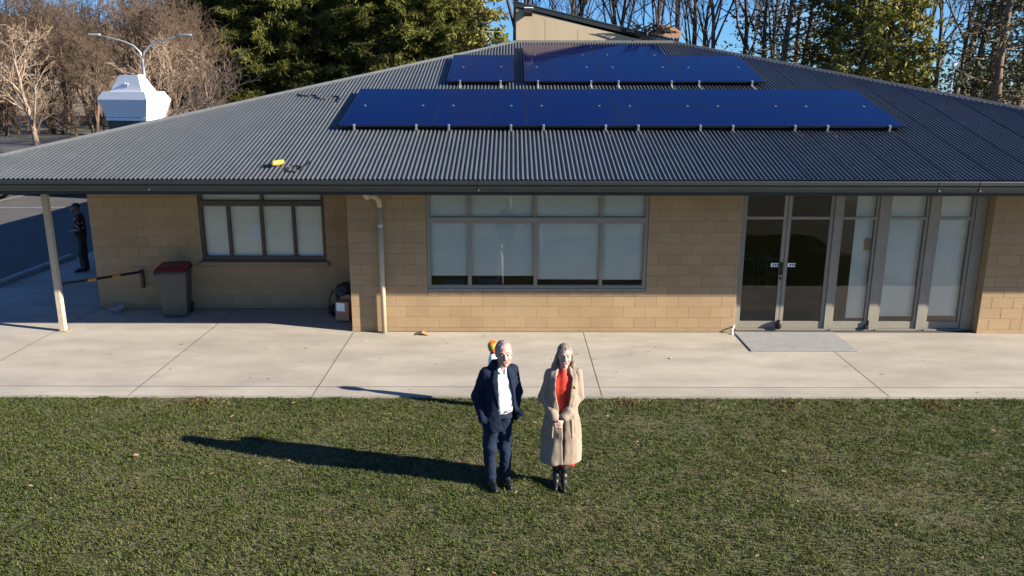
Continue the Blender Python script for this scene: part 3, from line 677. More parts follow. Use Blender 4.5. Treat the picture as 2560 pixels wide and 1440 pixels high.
for i, (sd, H, r0, fk, sp, m1, kw) in enumerate((
    (11, 9.5, .22, (11, 6, 5, 4), .75, 'bark_brown', dict(first=.2, maxd=4, thin=.016, sway=.14)),
    (23, 8.5, .20, (12, 6, 5, 4), .85, 'bark_brown', dict(first=.15, maxd=4, thin=.016, sway=.16)),
    (38, 5.0, .17, (10, 6, 4, 2), .85, 'bark_pale', dict(first=.22, maxd=4, thin=.016, sway=.10, upb=.16)),
    (41, 15., .25, (9, 5, 4, 3), .5, 'bark_dark', dict(first=.3, maxd=4, thin=.016, sway=.08)),
    (59, 16., .22, (8, 4, 4, 3), .42, 'bark_dark', dict(first=.2, maxd=4, thin=.016, sway=.09)),
    (67, 2.6, .08, (12, 6, 5), .9, 'bark_brown', dict(first=.02, maxd=3, thin=.014, sway=.2)))):
    t, c = bare_tree(sd, H, r0, fk, sp, 1, **kw); bare.append((tb_mesh(t, 'trunk', m1), tb_mesh(c, 'crown', m1)))
pk = dict(nb=190, per=58, size=.36, wr=.13, spread=.19, sag=-.03)
pines = [pine_proto(5, 15, 4.0, 'pine', **pk), pine_proto(8, 17, 3.5, 'pine', **pk), pine_proto(13, 14, 4.2, 'pine', **pk)]
casus = [pine_proto(17, 14, 2.5, 'casu', per=20, size=.32, sparse=.6, droop=.5, nb=110, low=.08, spread=.26), pine_proto(19, 15, 2.2, 'casu', per=16, size=.32, sparse=.55, droop=.5, nb=100, low=.12, spread=.26)]
gums = [pine_proto(29, 15, 2.8, 'gum', per=11, size=.24, sparse=.38, droop=.5, nb=60, low=.2, spread=.4, bark='bark_brown')]
def bx(px, Y): return (px - 1280) / 1991. * (Y * .9702 - .2425 * 1.)
rnd = random.Random(4)
def many(lst, name, protos, lab, cat, grp, smin=.85, smax=1.2):
    for (px, Y, s) in lst:
        k = rnd.randrange(len(protos)); t, c = protos[k]; plant(name, t, c, (bx(px, Y), Y, -.15), s * rnd.uniform(.95, 1.05), rnd.random() * 6.28, lab, cat, grp)
# brown winter thicket on the left
th = []
for row, (Y, n, s) in enumerate(((80, 8, 1.0), (91, 8, 1.22), (103, 9, 1.45))):
    for i in range(n): th.append((-60 + 76 * i + rnd.uniform(-30, 30) + 25 * (row % 2), Y + rnd.uniform(-4, 4), s * rnd.uniform(.85, 1.15)))
many(th, 'bare_tree', bare[:2], 'bare brown winter tree in the thicket beyond the car park', 'tree', 'bare trees of the thicket')
many([(px, 76 + rnd.uniform(-4, 6), rnd.uniform(1., 1.7)) for px in range(-40, 560, 36)], 'bare_shrub', [bare[5]], 'low bare shrub at the foot of the thicket', 'shrub', 'bare shrubs of the thicket')
plant('bare_tree', *bare[2], (-38.3, 65.1, -.1), 1.42, .4, 'pale leafless tree standing alone at the far left edge of the car park', 'tree', 'pale bare trees')
plant('bare_tree', *bare[2], (-26.5, 62, -.1), 1.25, 2.2, 'pale leafless tree right of the white tower', 'tree', 'pale bare trees')
plant('bare_tree', *bare[2], (-24.0, 64, -.1), 1.2, 4.0, 'smaller pale leafless tree between white tower and conifers', 'tree', 'pale bare trees')
# conifers
many([(515, 104, 1.6), (600, 101, 1.5), (690, 99, 1.55), (790, 106, 1.6), (880, 100, 1.5), (975, 104, 1.55), (1060, 100, 1.5), (1150, 104, 1.4), (585, 118, 1.8), (745, 118, 1.9), (930, 118, 1.8), (1110, 116, 1.7)],
     'conifer_tree', pines, 'tall dense olive green conifer behind the roof left of the cream gable', 'tree', 'conifers behind the roof')
plant('conifer_tree', *casus[1], (bx(1200, 90), 90, -.15), 1.5, 1., 'thin loose conifer nearest the cream gable', 'tree', 'conifers behind the roof')
# bare tall trees right of the gable
many([(1262, 44, 1.05), (1345, 60, 1.), (1405, 56, .9), (1470, 62, 1.), (1535, 58, .95), (1610, 60, 1.), (1700, 55, .95), (1745, 58, 1.), (1790, 52, .9), (1850, 60, 1.), (1560, 75, 1.2), (1660, 78, 1.2), (1420, 80, 1.2), (1900, 72, 1.1), (2335, 62, 1.), (2395, 64, 1.), (2310, 75, 1.1)],
     'bare_tree', bare[3:5], 'tall thin leafless tree against the blue sky behind the roof', 'tree', 'tall bare trees behind the roof')
many([(1905, 56, .95), (1960, 52, 1.), (2010, 58, 1.), (1985, 66, 1.1), (2450, 50, 1.), (2500, 46, 1.05), (2550, 50, 1.1), (2480, 60, 1.2), (2600, 48, 1.), (2420, 66, 1.2)], 'gum_tree', gums, 'dark slender gum tree with sparse leaves behind the right hip', 'tree', 'dark gums behind the roof')
for w_, q_ in zip(('leftmost', 'second from left', 'third from left', 'rightmost'), [(2085, 54, 1.), (2150, 50, 1.), (2215, 52, 1.05), (2270, 58, .9)]): many([q_], 'casuarina_tree', casus, 'loose olive green casuarina behind the right hip, %s of the four' % w_, 'tree', 'casuarinas behind the roof')
many([(px, 64 + rnd.uniform(-4, 8), rnd.uniform(1., 1.5)) for px in range(1740, 2700, 60)], 'bare_shrub', [bare[5]], 'low leafless shrub under the tall trees on the right', 'shrub', 'shrubs under the right trees')
# ------------------------------------------------------------------ grass
def grass_mat():
    m = bpy.data.materials.new('grass_blades'); m.use_nodes = True
    n = m.node_tree.nodes; l = m.node_tree.links.new; b = n['Principled BSDF']; b.inputs['Roughness'].default_value = .7; b.inputs['Specular IOR Level'].default_value = .25
    tcn = n.new('ShaderNodeTexCoord')
    def nz(s, d=4):
        q = n.new('ShaderNodeTexNoise'); q.inputs['Scale'].default_value = s; q.inputs['Detail'].default_value = d; l(tcn.outputs['Object'], q.inputs['Vector']); return q.outputs['Fac']
    def ramp(src, *st):
        r = n.new('ShaderNodeValToRGB'); e = r.color_ramp.elements
        for i, (p, c) in enumerate(st):
            q = e[i] if i < 2 else e.new(p); q.position = p; q.color = (*c, 1)
        l(src, r.inputs[0]); return r.outputs[0]
    a = ramp(nz(.38, 5), (.35, (.070, .102, .020)), (.68, (.112, .126, .036)))
    dry = ramp(nz(1.1, 6), (.60, (0, 0, 0)), (.74, (.75, .75, .75)))
    mx = n.new('ShaderNodeMixRGB'); mx.inputs[2].default_value = (.15, .125, .055, 1); l(dry, mx.inputs[0]); l(a, mx.inputs[1])
    cl_ = ramp(nz(14, 2), (.3, (.78, .82, .76)), (.7, (1.15, 1.12, 1.12)))
    m2 = n.new('ShaderNodeMixRGB'); m2.blend_type = 'MULTIPLY'; m2.inputs[0].default_value = 1; l(mx.outputs[0], m2.inputs[1]); l(cl_, m2.inputs[2])
    ge = n.new('ShaderNodeNewGeometry'); mr = ramp(ge.outputs['Random Per Island'], (0, (.75, .78, .75)), (.9, (1.12, 1.12, 1.08)), (1, (1.35, 1.3, 1.2)))
    m3 = n.new('ShaderNodeMixRGB'); m3.blend_type = 'MULTIPLY'; m3.inputs[0].default_value = 1; l(m2.outputs[0], m3.inputs[1]); l(mr, m3.inputs[2])
    l(m3.outputs[0], b.inputs['Base Color'])
    tr = n.new('ShaderNodeBsdfTranslucent'); l(m3.outputs[0], tr.inputs[0]); sx = n.new('ShaderNodeMixShader'); sx.inputs[0].default_value = .25
    l(b.outputs[0], sx.inputs[1]); l(tr.outputs[0], sx.inputs[2]); l(sx.outputs[0], n['Material Output'].inputs[0])
    return m
M['grass'] = grass_mat(); M['dead_grass'] = mat('dead_grass', (.17, .12, .05), .9, .25, 12, island=.3)
def blades(name, bx_, by_, hh, m, lean=.6, z=-.035, w=.0055, wear=True):
    if wear:
        q = np.sin(bx_ * .83 + 1.3 * np.sin(by_ * .9 + .4)) * np.sin(by_ * 1.31 + 1.1 * np.sin(bx_ * .57)) + .45 * np.sin(bx_ * 2.9 + by_ * 1.7) * np.sin(by_ * 3.3 - bx_ * 1.1)
        keep = (np.random.rand(len(bx_)) > np.clip((q - .6) * 1.2, 0, .5)); bx_, by_, hh = bx_[keep], by_[keep], hh[keep]
    n = len(bx_); az = np.random.rand(n) * 6.2832; ln = np.abs(np.random.randn(n)) * .35 + lean * np.random.rand(n)
    d = np.stack([np.cos(az), np.sin(az), np.zeros(n)], 1); s = np.stack([-np.sin(az), np.cos(az), np.zeros(n)], 1)
    p = np.stack([bx_, by_, np.full(n, z)], 1); h = hh[:, None]; wv = (w * np.random.uniform(.7, 1.5, n))[:, None]
    mid = p + np.array([0, 0, 1]) * h * .6 + d * (h * ln[:, None] * .35); tip = p + np.array([0, 0, 1]) * h * .92 + d * (h * ln[:, None])
    v = np.stack([p - s * wv * .5, p + s * wv * .5, mid + s * wv * .45, tip, mid - s * wv * .45], 1).reshape(-1, 3).astype(np.float32)
    me = bpy.data.meshes.new(name); me.vertices.add(len(v)); me.vertices.foreach_set('co', v.ravel()); me.loops.add(n * 5); me.loops.foreach_set('vertex_index', np.arange(n * 5, dtype=np.int32))
    me.polygons.add(n); me.polygons.foreach_set('loop_start', np.arange(0, n * 5, 5, dtype=np.int32)); me.polygons.foreach_set('loop_total', np.full(n, 5, np.int32)); me.update()
    return link(name, me, m)
np.random.seed(3)
GX, GY0, GY1 = 9.3, 4.2, 10.94
nt_ = 8500; tx = np.random.uniform(-GX, GX, nt_); ty = np.random.uniform(GY0, GY1, nt_)
per_ = 20; k = np.repeat(np.arange(nt_), per_); th_ = np.clip(np.random.randn(nt_) * .006 + .026, .014, .045)
gx_ = tx[k] + np.random.randn(len(k)) * .042; gy_ = np.minimum(ty[k] + np.random.randn(len(k)) * .042, 10.955 + .03 * np.random.rand(len(k)) * (np.sin(tx[k] * 5.1) + np.sin(tx[k] * 12.7) > -.2))
o = blades('grass', gx_, gy_, th_[k] * np.random.uniform(.6, 1.2, len(k)), 'grass'); tag(o, 'short patchy green lawn in front of the path', 'grass', kind='stuff')
n_ = 262000; o = blades('grass', np.random.uniform(-GX, GX, n_), np.random.uniform(GY0, GY1, n_), np.random.uniform(.010, .030, n_), 'grass', 1.6, w=.0075); tag(o, 'fine low grass between the tufts of the lawn', 'grass', kind='stuff')
# rings of dead grass along the path edge
dx, dy = [], []
for (cx, cy_, r_) in ((-4.55, 10.78, .26), (-.26, 10.62, .2), (1.75, 10.76, .24), (3.95, 10.72, .26), (6.1, 10.7, .28)):
    q = 260; dx.append(cx + np.random.randn(q) * r_ * .55); dy.append(np.minimum(cy_ + np.random.randn(q) * r_ * .35, 10.955))
dx = np.concatenate(dx); dy = np.concatenate(dy); o = blades('dead_grass', dx, dy, np.random.uniform(.02, .05, len(dx)), 'dead_grass', .9, wear=False); tag(o, 'tan dead grass in patches along the path edge', 'grass', kind='stuff')
# fallen leaves
lv, lf = [], []
rl = random.Random(2)
for i in range(150):
    if i < 95: x_, y_, z_ = rl.uniform(-7, 7), rl.uniform(5, 10.9), .008
    else: x_, y_, z_ = rl.uniform(-7.5, 8.5), rl.uniform(11, 14.0), .006
    a = rl.random() * 6.28; s_ = rl.uniform(.018, .042) * (1 if i < 95 else .75); n0 = len(lv); dxv = Vector((math.cos(a), math.sin(a), rl.uniform(-.2, .2))) * s_; sv = Vector((-math.sin(a), math.cos(a), rl.uniform(-.1, .5))) * s_ * .5; c_ = Vector((x_, y_, z_ + .006))
    lv += [c_ - dxv, c_ - sv + Vector((0, 0, .004)), c_ + dxv, c_ + sv + Vector((0, 0, .006))]; lf.append((n0, n0 + 1, n0 + 2, n0 + 3))
M['leaf'] = mat('dry_leaf', (.14, .075, .035), .9, scale=3, col2=(.34, .24, .15), island=.3)
o = link('fallen_leaves', pydata('fallen_leaves', lv, lf), 'leaf'); tag(o, 'small dry brown leaves scattered over lawn and path', 'leaves', kind='stuff')

# ------------------------------------------------------------------ people, grown as distance fields
def vnoise(seed):
    rs = np.random.RandomState(seed); T = rs.rand(32, 32, 32).astype(np.float32) * 2 - 1
    def f(x, y, z):
        i, j, k = np.floor(x).astype(int), np.floor(y).astype(int), np.floor(z).astype(int); u, v, w = x - i, y - j, z - k
        u, v, w = u * u * (3 - 2 * u), v * v * (3 - 2 * v), w * w * (3 - 2 * w); r = 0
        for a in (0, 1):
            for b in (0, 1):
                for c in (0, 1): r = r + T[(i + a) & 31, (j + b) & 31, (k + c) & 31] * (u if a else 1 - u) * (v if b else 1 - v) * (w if c else 1 - w)
        return r
    return f
class Field:
    def __init__(s, lo, hi, h):
        s.lo = np.array(lo, float); s.h = h; s.n = np.ceil((np.array(hi) - s.lo) / h).astype(int) + 1
        s.ax = [s.lo[i] + np.arange(s.n[i]) * h for i in range(3)]; s.d = np.full(s.n, .5, np.float32)
    def _s(s, lo, hi):
        a = np.clip(np.floor((np.array(lo) - s.lo) / s.h).astype(int), 0, s.n); b = np.clip(np.ceil((np.array(hi) - s.lo) / s.h).astype(int) + 1, 0, s.n)
        sl_ = tuple(slice(int(a[i]), int(b[i])) for i in range(3)); X = s.ax[0][sl_[0]][:, None, None]; Y = s.ax[1][sl_[1]][None, :, None]; Z = s.ax[2][sl_[2]][None, None, :]
        return sl_, X, Y, Z
    def _u(s, sl_, d, k, sub_=False):
        a = s.d[sl_]
        if sub_: d = -d; h_ = np.clip(.5 - .5 * (a - d) / k, 0, 1); s.d[sl_] = (a * (1 - h_) + d * h_ + k * h_ * (1 - h_))
        else: h_ = np.clip(.5 + .5 * (a - d) / k, 0, 1); s.d[sl_] = (a * (1 - h_) + d * h_ - k * h_ * (1 - h_))
    def cap(s, a, b, ra, rb, k=.02, sub_=False):
        a, b = np.array(a, float), np.array(b, float); m_ = max(ra, rb) + 3 * k + .03; sl_, X, Y, Z = s._s(np.minimum(a, b) - m_, np.maximum(a, b) + m_)
        ab = b - a; L2 = max(1e-9, ab @ ab); t = np.clip(((X - a[0]) * ab[0] + (Y - a[1]) * ab[1] + (Z - a[2]) * ab[2]) / L2, 0, 1)
        d = np.sqrt((X - a[0] - t * ab[0]) ** 2 + (Y - a[1] - t * ab[1]) ** 2 + (Z - a[2] - t * ab[2]) ** 2) - (ra + (rb - ra) * t); s._u(sl_, d, k, sub_); return s
    def chain(s, pts, rs, k=.02):
        for i in range(len(pts) - 1): s.cap(pts[i], pts[i + 1], rs[i], rs[i + 1], k)
        return s
    def ell(s, c, r, k=.02, sub_=False, M3=None):
        c = np.array(c, float); r = np.array(r, float); m_ = r.max() + 3 * k + .03; sl_, X, Y, Z = s._s(c - m_, c + m_); x, y, z = X - c[0], Y - c[1], Z - c[2]
        if M3 is not None: x, y, z = [M3[i][0] * x + M3[i][1] * y + M3[i][2] * z for i in range(3)]
        q = np.sqrt((x / r[0]) ** 2 + (y / r[1]) ** 2 + (z / r[2]) ** 2); q2 = np.sqrt((x / r[0] ** 2) ** 2 + (y / r[1] ** 2) ** 2 + (z / r[2] ** 2) ** 2) + 1e-6
        s._u(sl_, q * (q - 1) / q2, k, sub_); return s
    def loft(s, lev, k=.02, yaw=0., c=(0, 0), n=2.3, open_=True):
        lev = np.array(lev, float); z0, z1 = lev[0, 0], lev[-1, 0]; mr = lev[:, 1:].max() + .12
        sl_, X, Y, Z = s._s((c[0] - mr, c[1] - mr, z0 - .06), (c[0] + mr, c[1] + mr, z1 + .06)); zc = np.clip(Z, z0, z1)
        it = lambda i: np.interp(zc.ravel(), lev[:, 0], lev[:, i]).reshape(zc.shape)
        x = (X - c[0]) * math.cos(yaw) + (Y - c[1]) * math.sin(yaw); y = -(X - c[0]) * math.sin(yaw) + (Y - c[1]) * math.cos(yaw)
        rx, ry = it(3), it(4); x = x - it(1); y = y - it(2)
        q = (np.abs(x / rx) ** n + np.abs(y / ry) ** n) ** (1 / n); d = (q - 1) * np.minimum(rx, ry); dz = np.maximum(z0 - Z, Z - z1); d = np.where(dz > 0, np.sqrt(np.maximum(d, 0) ** 2 + dz ** 2), np.maximum(d, dz)); s._u(sl_, d, k); return s
    def all(s): return s.ax[0][:, None, None], s.ax[1][None, :, None], s.ax[2][None, None, :]
    def wrinkle(s, amp, fx, fy, fz, seed):
        mk = np.abs(s.d) < .06; I = np.nonzero(mk); P = [s.ax[i][I[i]] for i in range(3)]; f = vnoise(seed)
        s.d[I] += amp * f(P[0] * fx + 40, P[1] * fy + 40, P[2] * fz + 40); return s
    def mesh(s, name, mats, parent, pick=None):
        d = s.d; ins = d < 0; n = d.shape
        c8 = [ins[a:n[0] - 1 + a, b:n[1] - 1 + b, c:n[2] - 1 + c] for a in (0, 1) for b in (0, 1) for c in (0, 1)]
        cnt = sum(q.astype(np.int8) for q in c8); act = (cnt > 0) & (cnt < 8); I = np.stack(np.nonzero(act), 1); idx = np.full(act.shape, -1, np.int32); idx[act] = np.arange(len(I))
        cor = np.array([(a, b, c) for a in (0, 1) for b in (0, 1) for c in (0, 1)]); val = np.stack([d[I[:, 0] + a, I[:, 1] + b, I[:, 2] + c] for (a, b, c) in cor], 1)
        acc = np.zeros((len(I), 3)); wt = np.zeros(len(I))
        for i in range(8):
            for j in range(i + 1, 8):
                if np.abs(cor[i] - cor[j]).sum() != 1: continue
                a, b = val[:, i], val[:, j]; m_ = (a < 0) != (b < 0); t = np.where(m_, a / np.where(m_, a - b, 1), 0)
                acc += np.where(m_[:, None], cor[i] + (cor[j] - cor[i]) * t[:, None], 0); wt += m_
        V = s.lo + (I + acc / wt[:, None]) * s.h; Fs = []
        for ax_ in range(3):
            u, w = (ax_ + 1) % 3, (ax_ + 2) % 3; sa = [slice(None)] * 3; sb = [slice(None)] * 3; sa[ax_] = slice(0, n[ax_] - 1); sb[ax_] = slice(1, n[ax_])
            A, Bn = ins[tuple(sa)], ins[tuple(sb)]; E = np.stack(np.nonzero(A != Bn), 1); E = E[(E[:, u] > 0) & (E[:, w] > 0) & (E[:, u] < n[u] - 1) & (E[:, w] < n[w] - 1)]
            sg = A[E[:, 0], E[:, 1], E[:, 2]]; du = np.zeros(3, int); du[u] = 1; dw = np.zeros(3, int); dw[w] = 1
            g_ = lambda e: idx[e[:, 0], e[:, 1], e[:, 2]]; q = np.stack([g_(E - du - dw), g_(E - dw), g_(E), g_(E - du)], 1); q[~sg] = q[~sg][:, ::-1]; Fs.append(q)
        Fq = np.concatenate(Fs); me = bpy.data.meshes.new(name); me.vertices.add(len(V)); me.vertices.foreach_set('co', V.astype(np.float32).ravel()); me.loops.add(Fq.size); me.loops.foreach_set('vertex_index', Fq.astype(np.int32).ravel())
        me.polygons.add(len(Fq)); me.polygons.foreach_set('loop_start', np.arange(0, Fq.size, 4, dtype=np.int32)); me.polygons.foreach_set('loop_total', np.full(len(Fq), 4, np.int32)); me.polygons.foreach_set('use_smooth', np.ones(len(Fq), bool))
        for q in mats: me.materials.append(M[q])
        if pick is not None: me.polygons.foreach_set('material_index', pick(V[Fq].mean(1)).astype(np.int32))
        me.update(); me.validate(); o = bpy.data.objects.new(name, me); C.objects.link(o); o.parent = parent; return o
def rot(yaw, pitch, roll=0.): return np.array((Matrix.Rotation(yaw, 3, 'Z') @ Matrix.Rotation(pitch, 3, 'X') @ Matrix.Rotation(roll, 3, 'Y')))
def head(F, hc, Rm, s=1., fem=False):
    hc = np.array(hc); P = lambda x, y, z: hc + Rm @ (np.array((x, y, z)) * s); MI = Rm.T
    e = lambda c, r, k=.02, sub_=False: F.ell(P(*c), np.array(r) * s, k * s, sub_, MI); c_ = lambda a, b, ra, rb, k=.012, sub_=False: F.cap(P(*a), P(*b), ra * s, rb * s, k * s, sub_)
    jw = .048 if fem else .056
    e((0, .012, .038), (.077, .096, .090)); e((0, -.022, -.02), (.064, .072, .085), .03); e((0, -.035, -.078), (jw, .05, .038), .03); c_((0, -.078, -.102), (0, -.07, -.10), .02, .022, .02)
    for x in (-1, 1):
        e((x * .041, -.066, -.028), (.025, .022, .026), .025); e((x * .032, -.094, .008), (.017, .014, .012), .012, True); e((x * .032, -.082, .007), (.0125, .0125, .0105), .004)
        c_((x * .016, -.093, .030), (x * .048, -.078, .030), .008, .007, .014); e((x * .079, .006, -.004), (.010, .020, .031), .008); e((x * .083, .002, -.002), (.004, .010, .018), .004, True); c_((x * .012, -.098, -.036), (x * .007, -.100, -.034), .008, .007, .006)
    c_((0, -.092, .018), (0, -.112, -.026), .008, .0125, .012); c_((0, -.110, -.028), (0, -.100, -.036), .012, .009, .008)
    c_((-.021, -.088, -.060), (.021, -.088, -.060), .0065, .0065, .008); c_((-.017, -.087, -.070), (.017, -.087, -.070), .0075, .0075, .008); c_((-.026, -.096, -.0645), (.026, -.096, -.0645), .0028, .0028, .003, True)
    return P
def face_pick(hc, Rm, s):
    def f(c, extra=None):
        q = ((c - np.array(hc)) @ Rm) / s; x, y, z = np.abs(q[:, 0]), q[:, 1], q[:, 2]; r = np.zeros(len(c), int); fr_ = y < -.06
        r[fr_ & (((x / .024) ** 2 + ((z + .0645) / .0125) ** 2) < 1)] = 1
        r[fr_ & (np.abs(z - .033 - .05 * np.maximum(0, .03 - np.abs(x - .032)) * 0) < .0045) & (x > .014) & (x < .049)] = 2
        r[fr_ & (np.abs(z - .007) < .0042) & (np.abs(x - .032) < .0135)] = 3
        r[fr_ & (((np.abs(x) - .042) / .017) ** 2 + ((z + .028) / .02) ** 2 < 1)] = 4
        return r
    return f
def skinmat(name, a, b): return mat(name, a, .5, scale=22, col2=b, bump=.05, bscale=300)
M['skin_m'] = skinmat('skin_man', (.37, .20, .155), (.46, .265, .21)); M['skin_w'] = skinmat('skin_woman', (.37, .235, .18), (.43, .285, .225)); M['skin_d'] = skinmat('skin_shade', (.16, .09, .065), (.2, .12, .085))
M['lip'] = mat('lips', (.32, .125, .105), .45, .05); M['cheek'] = mat('cheeks', (.43, .23, .18), .5, .06, 20); M['eye'] = mat('eye_line', (.06, .035, .03), .4, .05)
M['hair_grey'] = mat('hair_grey', (.15, .125, .105), .6, scale=40, col2=(.30, .26, .225), stretch=(3, 3, .5), bump=.4, bscale=90)
M['hair_brown'] = mat('hair_brown', (.10, .075, .055), .55, scale=40, col2=(.27, .22, .175), stretch=(4, 4, .4), bump=.5, bscale=90); M['brow'] = mat('brow', (.13, .085, .06), .8, .1)
M['suit'] = mat('navy_wool', (.009, .015, .032), .85, .25, 160, bump=.15, bscale=400, spec=.12); M['trouser'] = mat('navy_trouser', (.011, .0185, .038), .85, .25, 160, bump=.15, bscale=400, spec=.15)
M['shirt'] = mat('white_shirt', (.62, .62, .63), .8, .03, 20, bump=.15, bscale=30); M['leather'] = mat('black_leather', (.006, .006, .008), .5, .2, 30); M['coat'] = mat('camel_wool', (.245, .190, .142), .95, .10, 60, bump=.3, bscale=250)
M['coral'] = mat('coral_dress', (.52, .026, .010), .7, .08, 30); M['darktee'] = mat('patterned_top', (.010, .008, .010), .9, scale=30, col2=(.05, .015, .012)); M['gold'] = mat('gold', (.6, .45, .12), .3, .1, metal=.8)

# ---- man in the navy suit ------------------------------------------------
man = empty('person', (-.17, 8.33, -.03), 0, 'man in navy suit and open white shirt, hand in pocket, on the lawn', 'person', 'people on the lawn')
yaw = R(20); tcx, tcy = .035, .01
def tor(x, y, z): return (tcx + x * math.cos(yaw) - y * math.sin(yaw), tcy + x * math.sin(yaw) + y * math.cos(yaw), z)
hc = (.085, -.025, 1.585); Rm = rot(R(10), R(-1), R(-3)); hs = 1.10
F = Field((-.32, -.3, .0), (.38, .32, 1.75), .0062)
head(F, hc, Rm, hs)
F.cap((.075, .0, 1.50), (.06, .02, 1.38), .056, .062, .03); F.loft([(.9, 0, 0, .13, .09), (1.1, 0, 0, .13, .09), (1.3, 0, 0, .15, .09), (1.40, 0, 0, .10, .07)], .04, yaw, (tcx, tcy))
F.chain([tor(-.17, 0, 1.36), (-.212, .0, 1.09), (-.125, -.04, .86)], [.045, .036, .03]); F.ell((-.105, -.03, .80), (.03, .03, .05)); F.chain([tor(.17, 0, 1.36), (.235, .11, 1.10), (.16, .04, .88)], [.045, .036, .03]); F.ell((.13, .03, .82), (.03, .03, .05))
F.chain([(-.05, 0, .90), (-.07, -.02, .47), (-.06, .0, .07)], [.075, .05, .035]); F.chain([(.09, .03, .90), (.10, .02, .47), (.105, .06, .07)], [.075, .05, .035])
F.mesh('body', ['skin_m', 'lip', 'brow', 'eye', 'cheek'], man, face_pick(hc, Rm, hs))
F = Field((-.08, -.2, 1.45), (.26, .18, 1.76), .005)      # short grey hair, receding
P = lambda x, y, z: np.array(hc) + Rm @ (np.array((x, y, z)) * hs)
F.ell(P(0, .016, .040), np.array((.083, .100, .094)) * hs, .01, False, Rm.T); F.ell(P(0, .06, -.03), np.array((.072, .05, .06)) * hs, .02, False, Rm.T)
X, Y, Z = F.all(); q = [(X - hc[0]), (Y - hc[1]), (Z - hc[2])]; lx, ly, lz = [(Rm[0][i] * q[0] + Rm[1][i] * q[1] + Rm[2][i] * q[2]) / hs for i in range(3)]
F.d = np.maximum(F.d, np.maximum(-(ly + .048 + .5 * np.abs(lx) * (np.abs(lx) < .05) - .9 * np.maximum(0, lz - .09)), -.0) * 0 + np.maximum(-.02 - .012 + 0 * lz - lz - np.where(ly > -.01, .06, -.012), -(ly + .058 - 1.5 * np.maximum(0, np.abs(lx) - .05))) * .7)
F.wrinkle(.005, 60, 60, 25, 5); F.mesh('hair', ['hair_grey'], man)
F = Field((-.2, -.28, .86), (.3, .2, 1.55), .0068)        # shirt
F.loft([(.90, .02, 0, .145, .115), (1.0, .02, -.012, .146, .125), (1.12, .012, -.012, .146, .128), (1.28, .005, -.005, .148, .115), (1.38, 0, 0, .12, .085), (1.43, 0, -.01, .07, .06)], .02, yaw, (tcx, tcy))
F.cap(tor(-.055, -.055, 1.425), tor(-.012, -.095, 1.375), .016, .012, .01); F.cap(tor(.055, -.055, 1.425), tor(.03, -.095, 1.375), .016, .012, .01); F.cap(tor(-.055, -.055, 1.43), tor(-.05, .05, 1.46), .016, .016, .01)
F.cap(tor(.01, -.075, 1.43), tor(.012, -.12, 1.36), .03, .012, .012, True); F.cap(tor(.03, -.16, 1.36), tor(.045, -.165, .92), .004, .004, .006, True)
F.wrinkle(.008, 18, 18, 7, 8); F.wrinkle(.003, 45, 45, 20, 12); F.mesh('shirt', ['shirt'], man)
F = Field((-.36, -.3, .64), (.40, .32, 1.56), .0066)      # jacket
F.loft([(.70, .0, .0, .188, .135), (.80, 0, 0, .192, .14), (.95, .0, .0, .186, .143), (1.10, 0, -.003, .180, .146), (1.25, 0, 0, .190, .138), (1.34, 0, .005, .180, .122), (1.40, 0, .012, .145, .10), (1.45, 0, .025, .095, .075), (1.475, 0, .03, .08, .062)], .02, yaw, (tcx, tcy), 2.5)
F.chain([tor(-.160, .0, 1.37), (-.218, .0, 1.08), (-.148, -.10, .845)], [.064, .058, .05], .03); F.chain([tor(.158, .0, 1.37), (.238, .10, 1.09), (.205, .03, .86)], [.064, .056, .048], .03)
F.cap(tor(.15, -.05, .98), (.285, -.03, .875), .03, .022, .03); F.cap((.20, -.04, .80), (.285, -.03, .885), .022, .02, .02)
X, Y, Z = F.all(); lx = (X - tcx) * math.cos(yaw) + (Y - tcy) * math.sin(yaw); ly = -(X - tcx) * math.sin(yaw) + (Y - tcy) * math.cos(yaw)
zz = [.66, .74, .86, .95, 1.05, 1.25, 1.40, 1.46]; xl = np.interp(F.ax[2], zz, [.03, .0, -.035, -.055, -.06, -.058, -.045, -.04])[None, None, :]; xr = np.interp(F.ax[2], zz, [.20, .19, .165, .145, .125, .092, .062, .05])[None, None, :]
lapw = np.interp(Z, [.98, 1.02, 1.30, 1.36, 1.44], [0, .012, .072, .06, .045]); inl = ((lx > xl - lapw) & (lx < xr + lapw) & (ly < .02) & (Z > .98)); F.d -= np.where(inl, .012, 0).astype(np.float32)
F.d = np.maximum(F.d, np.minimum(np.minimum(lx - xl, xr - lx), .02 - ly)).astype(np.float32)
F.cap(tor(-.06, -.04, 1.43), tor(-.045, .07, 1.475), .018, .018, .012); F.cap(tor(.06, -.04, 1.43), tor(.045, .07, 1.475), .018, .018, .012); F.cap(tor(-.045, .07, 1.475), tor(.045, .07, 1.475), .018, .018, .012)
F.wrinkle(.006, 9, 9, 6, 21); F.wrinkle(.004, 24, 24, 26, 22); F.mesh('jacket', ['suit'], man)
F = Field((-.26, -.28, .03), (.32, .26, .97), .0068)      # trousers
F.loft([(.84, 0, 0, .150, .12), (.90, .0, 0, .152, .118), (.94, 0, 0, .150, .115)], .03, yaw, (tcx, tcy)); F.chain([(-.045, -.01, .84), (-.072, -.025, .47), (-.062, .005, .075)], [.098, .076, .064], .03); F.chain([(.085, .02, .84), (.098, .01, .47), (.102, .055, .075)], [.094, .073, .062], .03)
F.wrinkle(.010, 11, 11, 9, 31); F.wrinkle(.005, 28, 28, 22, 32)
X, Y, Z = F.all(); F.d = np.maximum(F.d, .045 - Z).astype(np.float32); F.mesh('trousers', ['trouser'], man)
F = Field((-.2, -.25, .84), (.3, .22, .97), .005); F.loft([(.918, 0, 0, .156, .122), (.948, 0, 0, .156, .122)], .005, yaw, (tcx, tcy)); F.mesh('belt', ['leather'], man)
